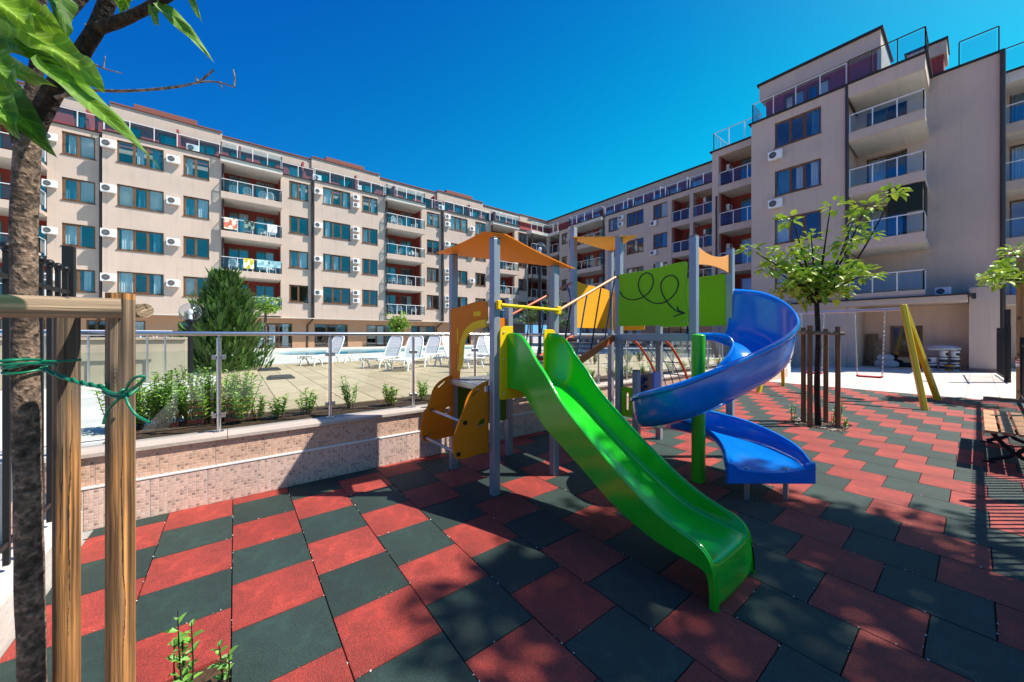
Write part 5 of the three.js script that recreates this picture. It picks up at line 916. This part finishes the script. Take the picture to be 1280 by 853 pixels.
// stakes, cross bars and green tie of the near tree
{
  const near = (p, y1, r, m, label) => { const q = efh(p); return single('tree_stake', bar([q.x, -.06, q.z], [q.x, y1, q.z], r, r * .97, 28), m, label, 'stake'); };
  near([[-2.106,1.460,1.699]][0], 1.90, .044, M.stakeA, 'orange brown round wooden stake close beside the catalpa trunk');
  near([[-1.607,1.500,1.475]][0], 1.935, .044, M.stakeB, 'cracked brown round wooden stake with the green bow tied round it');
  const b = pts([[-1.827,1.863,1.156],[-1.574,1.872,1.446]]);
  const half = (a, c, r) => { const d = c.clone().sub(a), L = d.length(), g = new THREE.CylinderGeometry(r, r, L, 26, 1, false); const uv = g.attributes.uv; for (let i = 0; i < uv.count; i++) uv.setXY(i, uv.getX(i) * 6.28 * r, uv.getY(i) * L); return g.scale(1, 1, 1).applyQuaternion(new THREE.Quaternion().setFromUnitVectors(V(0, 1, 0), d.normalize())).translate((a.x + c.x) / 2, (a.y + c.y) / 2, (a.z + c.z) / 2); };
  single('cross_bar', half(b[0], b[1], .040), M.stakeGrey, 'weathered grey wooden cross bar nailed across the stakes in front of the catalpa', 'bar');
  const b2 = pts([[-1.592,1.872,1.558],[-2.437,1.897,1.888]]); single('cross_bar', half(b2[0], b2[1], .03), M.stakeGrey, 'short cross bar end behind the stake with the green bow', 'bar');
  const tie = thing('plant_tie', 'green plastic tube tie looped round the catalpa trunk and knotted to a stake', 'tie');
  const tp = (name, l, r = .0052, s = 50) => mesh(name, tube(pts(l), r, s, 9), M.tieGreen, tie);
  const cx = efh([[-2.032,1.662,1.499]][0]), ring = []; for (let k = 0; k < 3; k++) { const rp = []; for (let i = 0; i <= 24; i++) { const a = i / 24 * 6.283; rp.push(V(cx.x + .054 * Math.cos(a), 1.655 - k * .017 + .012 * Math.sin(a + k * 1.3), cx.z + .054 * Math.sin(a))); } ring.push(tube(rp, .0052, 60, 9)); } mesh('loop', ring, M.tieGreen, tie);
  tp('strand', [[-2.006,1.661,1.345],[-1.920,1.668,1.369],[-1.898,1.669,1.398],[-1.853,1.668,1.416]]); tp('strand', [[-2.006,1.646,1.345],[-1.920,1.653,1.369],[-1.853,1.658,1.416]]); tp('strand', [[-1.936,1.636,1.381],[-1.867,1.653,1.398],[-1.796,1.649,1.416]]); tp('strand', [[-1.853,1.662,1.416],[-1.811,1.660,1.440],[-1.769,1.664,1.475]]);
  { const a = efh([[-1.853,1.636,1.416]][0]), c = efh([[-1.611,1.560,1.422]][0]), w1 = [], w2 = []; for (let i = 0; i <= 40; i++) { const t = i / 40, p = a.clone().lerp(c, t); p.y -= .012 * Math.sin(Math.PI * t); const an = t * 22; w1.push(p.clone().add(V(.0045 * Math.cos(an), .0055 * Math.sin(an), 0))); w2.push(p.clone().add(V(-.0045 * Math.cos(an), -.0055 * Math.sin(an), 0))); } mesh('twisted_strand', [tube(w1, .005, 120, 8), tube(w2, .005, 120, 8)], M.tieGreen, tie); }
  tp('strand', [[-1.620,1.553,1.422],[-1.559,1.538,1.401],[-1.512,1.535,1.401],[-1.500,1.545,1.434]], .0062); tp('strand', [[-1.620,1.541,1.422],[-1.553,1.525,1.401],[-1.503,1.525,1.401],[-1.494,1.552,1.434]], .0055);
  mesh('knot', [new THREE.SphereGeometry(.016, 16, 12).scale(1.1, .9, .8), new THREE.TorusGeometry(.013, .006, 8, 18).rotateY(.8)].map(g => { const q = efh([[-1.512,1.541,1.404]][0]); return g.translate(q.x, q.y, q.z); }), M.tieGreen, tie);
  tp('bow', [[-1.506,1.545,1.398],[-1.476,1.583,1.387],[-1.445,1.605,1.387],[-1.431,1.604,1.398],[-1.444,1.582,1.398],[-1.475,1.557,1.398],[-1.506,1.541,1.398]], .0052); tp('bow_tail', [[-1.506,1.538,1.398],[-1.524,1.510,1.383],[-1.554,1.479,1.383],[-1.577,1.423,1.387]], .0052); tp('bow_tail', [[-1.506,1.538,1.398],[-1.477,1.498,1.383],[-1.451,1.457,1.387],[-1.398,1.426,1.387]], .0052);
}
// privet saplings in the near pit
shrub('privet_sapling', 'small privet sapling with bright green leaves in the near tree pit', undefined, -.17, -.02, -2.30, .50, .085, 5, [[.24, .55, .06], [.10, .30, .035]], .052, 13);
shrub('privet_sapling', 'thin trailing privet shoot at the corner of the near tree pit', undefined, -.045, -.02, -2.36, .26, .05, 2, [[.24, .55, .06], [.10, .30, .035]], .045, 12);
// ----- staked tree by the swings -----
{
  const T = thing('young_tree', 'young tree with open bright green crown between four brown stakes', 'tree');
  const lm = []; const e = (r, h, f) => { const v = efh([r, 0, f]); return [v.x, h, v.z]; };
  for (const [a, h, f, n, s] of [[-1.15, 1.05, .1, 4, .12], [-.7, 1.1, -.2, 4, .12], [-.42, 1.75, .1, 3, .05], [.05, 1.50, .2, 4, 0], [.15, 1.95, -.15, 2, .0], [.42, 1.15, -.2, 3, .05], [.85, 1.75, .1, 1, -.12], [1.1, 2.02, .1, 4, -.12], [1.5, 2.12, 0, 3, -.25], [.75, .55, -.2, 4, .06], [.65, .35, .2, 3, .08], [-.7, .5, -.2, 4, .08], [-.5, .35, .25, 3, .05], [.2, .62, -.3, 3, .06], [-.2, .7, .3, 4, .06], [-.9, .75, .1, 3, .08]]) lm.push({ to: e(a, h, f), n, sag: s, r: .17, sp: .12 });
  youngTree(T, V(9.19, -.05, -1.93), 2.45, lm, .05, [[.62, .74, .07], [.20, .42, .035]], .17, 21, M.barkDark, [.02, -.03]);
  const spots = [[9.33, -2.2, 1.93, 'dark round stake behind the trunk of the young tree by the swings'], [8.87, -1.99, 1.96, 'lighter brown round stake in front of the young tree by the swings'], [9.26, -1.65, 1.94, 'round stake at the bar end beside the young tree by the swings'], [9.62, -1.9, 1.9, 'rear round stake of the young tree by the swings']];
  for (const [x, z, h, l] of spots) single('tree_stake', bar([x, -.05, z], [x, h, z], .043, .041, 18), M.stakeDark, l, 'stake');
  single('cross_bar', bar([8.92, 1.82, -1.95], [9.33, 1.80, -1.58], .035, .035, 16), M.stakeGrey, 'pale topped wooden cross bar holding the stakes of the young tree by the swings', 'bar');
  single('cross_bar', bar([8.80, 1.83, -2.03], [9.4, 1.82, -2.28], .035, .035, 16), M.stakeGrey, 'wooden cross bar with its cut end showing behind the young tree by the swings', 'bar');
  single('plant_tie', [tube([[8.92, 1.50, -1.95], [9.1, 1.53, -1.98], [9.24, 1.53, -1.93], [9.26, 1.5, -1.72]], .006, 30, 7)], M.tieGreen, 'green tie holding the young tree by the swings to its stakes', 'tie');
  for (const [x, z, h] of [[8.95, -2.28, .52], [9.45, -1.66, .55], [9.3, -1.72, .4], [9.35, -1.56, .22]]) shrub('privet_sapling', 'thin privet sapling growing between the stakes by the swings', 'saplings between the stakes', x, -.02, z, h, .07, 4, YG, .06, 10);
}
// ----- tree beside the fence at the right edge -----
{
  const T = thing('young_tree', 'leaning leafy tree branch over the black fence beside the taped stake', 'tree'); const lm = [];
  for (const [a, h, f, n] of [[-.9, .25, .3, 6], [-1.25, .05, .0, 6], [-.5, .5, .4, 5], [.5, .6, -.2, 5], [.2, .9, .6, 5], [-.7, .1, -.5, 5], [.8, .3, .4, 5], [0, .2, -.8, 5]]) { const v = efh([a, 0, f]); lm.push({ to: [v.x, h, v.z], n, r: .22, sp: .18 }); }
  youngTree(T, V(17.3, -.05, 1.05), 3.3, lm, .06, [[.62, .74, .07], [.20, .42, .035]], .20, 18);
  single('tree_stake', bar([16.95, -.05, .74], [16.95, 3.9, .74], .09, .085, 18), M.stake, 'tall pale wooden stake with red and white tape at the right edge', 'stake');
  const tape = thing('barrier_tape', 'red and white barrier tape wound round the tall stake', 'tape'); for (let i = 0; i < 6; i++) mesh('tape_band', new THREE.CylinderGeometry(.096 + .002 * i, .096 + .002 * i, .09, 20, 1, true, i, 4.5).rotateZ(.2).translate(16.95, .98 + .03 * i, .74), i % 2 ? M.seatRed : M.white, tape);
  single('pit_edge', rbox(16.3, 16.42, -.03, .09, .1, 1.8, .01), mat([.35, .24, .15], .85, { map: concT }), 'low brown edging of the tree pit on the pale paving', 'edging');
}
// ----- tall trees behind the fence: they shade the near part of the play floor -----
function bigTree(label, x, z, cy, R, n, stemH, seedCols, hy = .85) {
  const T = thing('shade_tree', label, 'tree', [x, 0, z]); const lv = [];
  mesh('trunk', taperTube([[0, -.06, 0], [.08, stemH * .5, .05], [0, stemH, 0], [.05, cy, 0]], [.16, .12, .1, .05], 20, 12, .06), M.bark, T);
  for (let i = 0; i < 9; i++) { const a = i * 2.4, h = rr(.3, 1); mesh('limb', taperTube([[0, stemH + .1 * i, 0], [Math.cos(a) * R * .4, stemH + (cy - stemH) * .8 * h + .3, Math.sin(a) * R * .4], [Math.cos(a) * R * .85, cy + R * (h - .5), Math.sin(a) * R * .85]], [.06, .04, .015], 12, 7), M.barkDark, T); }
  for (let i = 0; i < n; i++) { const o = sph(); const k = o.length(); o.multiplyScalar((.35 + .65 * k) / k * R * rr(.8, 1.05)); o.y *= hy; tuft(lv, V(0, cy, 0).add(o), .30, 20, .17, seedCols, .7); }
  mesh('crown', leafCloud(lv), foliage, T);
}
bigTree('broad leafy tree standing behind the black fence near the photographer', 2.85 + .62 * 10.5, -.30 + .476 * 10.5, 10.5, 2.2, 420, 6.4, MG);
bigTree('second leafy tree standing further behind the black fence', 3.4 + .62 * 9.5, 2.2 + .476 * 9.5, 9.5, 2.2, 340, 5.4, MG);
[[-14, 11], [-8, 10], [-2, 12], [16, 11], [23, 12], [30, 11]].forEach(([x, z], i) => bigTree(['wide', 'slim', 'tall', 'dense', 'round', 'loose'][i] + ' leafy tree in the row behind the photographer', x, z, 7.5, 3.0, 130, 4, DG));
{ // tall clipped hedge closing the yard behind the photographer
  const h = thing('boundary_hedge', 'tall clipped green hedge closing the yard behind the photographer', 'hedge'), lv = [];
  mesh('branches', box(-38, 48, -.05, 3.5, 15.2, 16.2), mat([.34, .27, .17], 1, { map: soilT }), h);
  for (let i = 0; i < 9000; i++) { const top = rnd() < .2, p = top ? V(rr(-38, 48), 3.5 + rr(-.1, .15), rr(15, 16.3)) : V(rr(-38, 48), rr(0, 3.55), 15.15 + rr(-.12, .1)), L = rr(.18, .32); lv.push({ p, d: V(rr(-1, 1), rr(.1, 1), rr(-1, .1)), n: V(rr(-.4, .4), .6, -.7), len: L, wid: L * .6, droop: .1, c: tone(...MG) }); }
  mesh('foliage', leafCloud(lv), foliage, h);
}
// ----- dark conifer and small trees on the terrace -----
{
  const T = thing('conifer', 'dense dark green pyramidal conifer beside the globe lamp', 'tree', [-.22, TY, -13.9]), lv = [];
  mesh('trunk', taperTube([[0, 0, 0], [.03, 1.2, 0], [0, 3.2, .02]], [.12, .09, .02], 10, 8, .05), M.barkDark, T);
  for (let i = 0; i < 6500; i++) { const h = Math.pow(rnd(), 1.15) * 2.9 + .03, t = h / 3.05, a = rnd() * 6.283, lob = 1 + .20 * Math.sin(a * 5 + h * 3) + .16 * Math.sin(a * 9 - h * 5) + .10 * Math.sin(a * 17 + h * 11), R = (t < .2 ? .82 + t * .8 : 1.12 * Math.pow(1 - t, .62)) * lob, r = R * (.35 + .65 * Math.sqrt(rnd())), p = V(Math.cos(a) * r, h, Math.sin(a) * r), d = V(Math.cos(a) * .55, .95, Math.sin(a) * .55).add(sph().multiplyScalar(.35)), L = rr(.12, .24) * (rnd() < .08 ? 1.9 : 1); lv.push({ p, d, n: V(Math.cos(a), .3, Math.sin(a)).add(sph().multiplyScalar(.5)), len: L, wid: L * .32, droop: 0, c: tone([.15, .30, .04], [.035, .11, .02]) }); }
  mesh('crown', leafCloud(lv), foliage, T);
  const small = (x, z, y, stem, R, label, white, cols = YG) => { const t = thing('small_tree', label, 'tree'); const lm = []; for (let i = 0; i < 9; i++) { const a = i * 2.4; lm.push({ to: [Math.cos(a) * R * rr(.5, 1), R * rr(.2, 1.3), Math.sin(a) * R * rr(.5, 1)], n: 4, r: .22, sp: .12 }); } youngTree(t, V(x, y, z), stem, lm, .07, cols, .17, 16, white ? mat([.36, .32, .28], .9, { map: barkT }) : M.barkDark); };
  small(1.27, -22.4, TY, 2.35, .55, 'small round-headed tree with pale wrapped trunk behind the conifer', true); small(6.1, -16.8, TY, 1.35, .5, 'small young tree with dark trunk at the pool edge behind the loungers', false);
  small(15.0, -17.5, TY, 1.9, .9, 'small green tree seen between the posts of the first play tower', true, MG); small(15.9, -16.4, TY, 2.3, .95, 'small leafy tree behind the yellow safety bar of the play tower', false, MG); small(19.5, -18.4, TY, 1.8, 1.0, 'small leafy tree behind the rope ramp of the play structure', true, MG); small(24, -17.5, TY, 2.1, 1.1, 'leafy tree top showing above the orange play board', false, YG); small(25.5, -12.6, .6, 2.6, 1.0, 'leafy tree top showing above the arrow board', false, YG); small(23.4, -9.2, 0, 2.6, .8, 'tree top showing between the green play boards', false, YG);
  // bed along the railing
  const bx = [.06, .24, .46, .80, 1.38, 1.93, 2.5, 3.1, 3.8, 4.5, 5.2, 6.0, 6.7, 7.4, 8.1, 8.8, 9.5, 10.3, 11, 11.8, 12.6, 13.5, 14.4];
  bx.forEach((x, i) => shrub('bed_shrub', 'small leafy shrub in the planting bed along the glass railing', 'shrubs along the glass railing', x, TY + .02, -5.62 + rr(-.12, .08), rr(.30, .42) * (i === 4 ? 1.25 : 1), .15, 9, YG, .06, 18));
  for (let i = 0; i < 11; i++) shrub('privet_bush', 'bushy privet in the bed beside the globe lamp', 'privet bushes beside the globe lamp', -1.05 + i * .115, TY + .02, -5.62 - rr(0, .8), rr(.45, .75), .24, 20, YG, .062, 22);
  for (let i = 0; i < 12; i++) shrub('hedge_plant', 'loose hedge plant on the far edge of the deck', 'hedge plants beyond the deck', 7 + i * .9, TY + .02, -7.3 - rr(0, .4) - 1.2, rr(.4, .6), .26, 14, [[.30, .36, .10], [.14, .26, .05]], .075, 16);
}
// ---------- terrace furniture and lamps ----------
{
  const lg = new THREE.Group();
  { // white plastic sun lounger, head end raised; x along the length (head at -x)
    const fr = []; for (const s of [-1, 1]) fr.push(tube([[-.95, .30, s * .31], [-.3, .33, s * .31], [.5, .31, s * .31], [.98, .28, s * .31]], .028, 16, 7)); mesh('frame', fr, M.plastic, lg);
    for (let i = 0; i < 9; i++) mesh('seat_slat', rbox(-.22 + i * .13, -.22 + i * .13 + .095, .325, .345, -.29, .29, .006), M.plastic, lg);
    const bd = sub('backrest', lg); for (let i = 0; i < 7; i++) { const t = i / 6, x = -.28 - .34 * t, y = .36 + .62 * t; mesh('back_slat', new THREE.BoxGeometry(.02, .108, .58 - .08 * t * t).rotateZ(.5).translate(x, y, 0), M.plastic, bd); } const bf = []; for (const s of [-1, 1]) bf.push(tube([[-.24, .32, s * .29], [-.5, .76, s * .28], [-.64, 1.02, s * .22], [-.66, 1.06, s * .1]], .025, 14, 7)); bf.push(tube([[-.66, 1.06, -.1], [-.665, 1.07, 0], [-.66, 1.06, .1]], .025, 8, 7)); mesh('back_frame', bf, M.plastic, bd);
    for (const [x, s] of [[-.75, -1], [-.75, 1], [.7, -1], [.7, 1]]) mesh('leg', [tube([[x - .18, 0, s * .31], [x - .12, .18, s * .31], [x, .27, s * .31], [x + .12, .18, s * .31], [x + .18, 0, s * .31]], .03, 14, 7)], M.plastic, lg);
  }
  const spots = [[2.75, -15.0, 3.75], [4.2, -12.6, 3.8], [4.45, -11.2, 3.95], [6.2, -13.6, 3.8], [6.1, -10.9, 4.9], [8.1, -12.6, 3.9], [7.7, -10.7, 4.8], [9.6, -12.0, 3.9], [10.4, -13.4, 3.8], [8.2, -15.6, 3.9], [12, -12, 4]];
  for (const [x, z, a] of spots) { const o = lg.clone(); o.name = numbered('sun_lounger'); o.position.set(x, TY + .032, z); o.rotation.y = a; scene.add(o); o.userData = { label: 'white plastic sun lounger with raised slatted back on the pool deck', category: 'sun lounger', group: 'sun loungers on the pool deck' }; }
  for (const [x, z, l] of [[.86, -13.4, 'small black inspection cover lying on the deck near the conifer'], [.92, -10.7, 'larger black inspection cover lying loose on the deck']]) single('floor_cover', [rbox(x - .28, x + .28, TY + .03, TY + .07, z - .3, z + .3, .01), rbox(x - .24, x + .24, TY + .07, TY + .10, z - .26, z + .26, .012)], M.acDark, l, 'cover');
  const lamp = (x, z, h, lab) => { const o = thing('globe_lamp', lab, 'lamp', [x, TY, z]); mesh('post', [bar([0, 0, 0], [0, h - .2, 0], .05, .045, 14), bar([0, h - .22, 0], [0, h - .16, 0], .09, .08, 16)], M.black, o); mesh('globe', new THREE.SphereGeometry(.2, 28, 20).translate(0, h, 0), phys([.86, .91, .95], .03, { transmission: 1, thickness: 0, ior: 1.5 }), o); mesh('bulb', [bar([0, h - .16, 0], [0, h - .06, 0], .04, .03), new THREE.SphereGeometry(.05, 12, 10).scale(1, 1.4, 1).translate(0, h, 0)], M.white, o); };
  lamp(-.78, -10.75, 1.63, 'globe lamp on a short black post beside the dark conifer'); lamp(7.05, -7.8, 3.62, 'globe lamp on a tall black post rising behind the orange play roof');
  // grey service wall with steel rails at the far left of the terrace
  const sw = thing('terrace_steps', 'beige stair wall with steel rails behind the near stakes', 'stairs', [-1.9, TY, -12.2]);
  mesh('wall', [rbox(-2.2, .95, 0, 1.0, -.15, .15, .02), rbox(-2.2, .95, 1.0, 1.06, -.2, .2, .01)], mat([.50, .43, .32], .9, { map: concT }), sw); for (let i = 0; i < 8; i++) mesh('rail_post', bar([-1.5 + i * .3, .0, .45], [-1.5 + i * .3, 1.12, .45], .022), M.steel, sw); mesh('handrail', bar([-1.6, 1.12, .45], [.7, 1.12, .45], .022), M.steel, sw);
  for (const [x, z] of [[-5.2, -22], [-1, -27.5]]) { const f = thing('pool_fence', 'white tubular fence behind the pool terrace', 'fence', [x, TY, z], 0, 'white tubular fences'); mesh('rails', [bar([-3, 1.3, 0], [3, 1.3, 0], .03), bar([-3, .9, 0], [3, .9, 0], .02), bar([-3, .3, 0], [3, .3, 0], .02)], M.railWhite, f); for (let i = 0; i < 13; i++) mesh('upright', bar([-3 + i * .5, 0, 0], [-3 + i * .5, 1.3, 0], .022), M.railWhite, f); }
}
// ---------- odds and ends under the right building ----------
{
  const bk = (x, y, z, lab, m = M.white) => { const o = thing('paint_bucket', lab, 'bucket', [x, y, z], rnd() * 6, 'stacked paint buckets'); mesh('tub', new THREE.LatheGeometry([[0, 0], [.14, 0], [.165, .3], [.16, .3]].map(p => new THREE.Vector2(...p)), 22), m, o); mesh('lid', bar([0, .3, 0], [0, .335, 0], .175, .17, 22), M.acDark, o); mesh('label', new THREE.CylinderGeometry(.161, .152, .14, 20, 1, true, 0, 4).translate(0, .15, 0), mat([.03, .035, .05], .6), o); };
  for (let k = 0; k < 3; k++) for (const [dx, dz] of [[0, -.05], [.0, -.42], [0, -.79]]) if (!(k === 2 && dz < -.7)) bk(28.6 + dx, k * .34 + .005, -.62 + dz, 'white paint bucket with dark lid in the stack beside the pillar');
  bk(28.2, .005, -.85, 'orange paint bucket in front of the bucket stack', mat([.65, .30, .02], .5)); scene.children[scene.children.length - 1].userData.group = undefined; delete scene.children[scene.children.length - 1].userData.group;
  { const g = new THREE.SphereGeometry(.5, 28, 14), p = g.attributes.position; for (let i = 0; i < p.count; i++) { const x = p.getX(i), y = p.getY(i), z = p.getZ(i); p.setXYZ(i, x * .7, Math.max(-.06, y * .3) + .04 * Math.sin(x * 17 + z * 9), z * 1.15); } g.computeVertexNormals(); single('tarpaulin', g.translate(28.6, 1.1, -1.05), mat([.55, .53, .55], .5), 'crumpled pale plastic sheet lying on the bucket stack', 'sheet'); }
  const sack = (x, y, z, lab) => { const g = new THREE.SphereGeometry(.5, 24, 14), p = g.attributes.position; for (let i = 0; i < p.count; i++) { const a = p.getX(i), b = p.getY(i), c = p.getZ(i); p.setXYZ(i, Math.sign(a) * Math.pow(Math.abs(a) * 2, .6) * .2, b * .4 + .01 * Math.sin(c * 20), Math.sign(c) * Math.pow(Math.abs(c) * 2, .6) * .36); } g.computeVertexNormals(); single('sack', g.translate(x, y, z), mat([.55, .55, .54], .8), lab, 'sack'); };
  sack(29.0, .2, -3.25, 'white filled sack lying beside the recess door'); sack(28.75, .19, -2.95, 'grey filled sack leaning on the white sack'); sack(28.95, .52, -3.15, 'pale sack on top of the two others in the recess');
  single('leaning_board', [beam([29.05, 0, -3.75], [29.55, 1.85, -3.75], .5, .03)], mat([.30, .22, .15], .8, { map: grainT }), 'brown board leaning on the wall of the recess', 'board');
  single('leaning_board', [beam([28.9, 0, -3.5], [29.5, 1.6, -3.5], .35, .03)], mat([.42, .33, .24], .8, { map: grainT }), 'narrow pale board leaning beside the wider brown board', 'board');
  ac(25.6, 3.78, -.95, -Math.PI / 2, 'white air conditioner standing on the canopy roof', undefined, .72);
  single('drain_cover', rbox(20.9, 21.2, .004, .012, -1.3, -1.0, .003), mat([.05, .1, .12], .6), 'dark square drain cover in the pale paving', 'cover');
  const van = thing('parked_van', 'white van with blue-tinted windows parked behind the black gate', 'van', [40, 0, 2.9], .2);
  { const s = new THREE.Shape(); s.moveTo(-2.3, .35); s.lineTo(2.3, .35); s.lineTo(2.35, 1.0); s.lineTo(1.7, 1.15); s.lineTo(1.1, 1.95); s.lineTo(-2.2, 2.05); s.lineTo(-2.35, 1.2); s.lineTo(-2.3, .35); const g = new THREE.ExtrudeGeometry(s, { depth: 1.6, bevelEnabled: true, bevelSize: .1, bevelThickness: .1, bevelSegments: 4 }).translate(0, 0, -.8); mesh('body', g, phys([.7, .7, .7], .25, { clearcoat: .8 }), van); for (const z of [-.91, .91]) for (const [a, b] of [[-2, -.9], [-.8, .3], [.4, 1.05]]) mesh('window', box(a, b, 1.2, 1.8, z - .005, z + .005), mat([.02, .08, .14], .05, { metal: .5 }), van); for (const x of [-1.5, 1.5]) for (const z of [-.85, .85]) mesh('wheel', new THREE.CylinderGeometry(.34, .34, .22, 24).rotateX(Math.PI / 2).translate(x, .33, z), M.acDark, van); }
}
renderer.render(scene, camera);
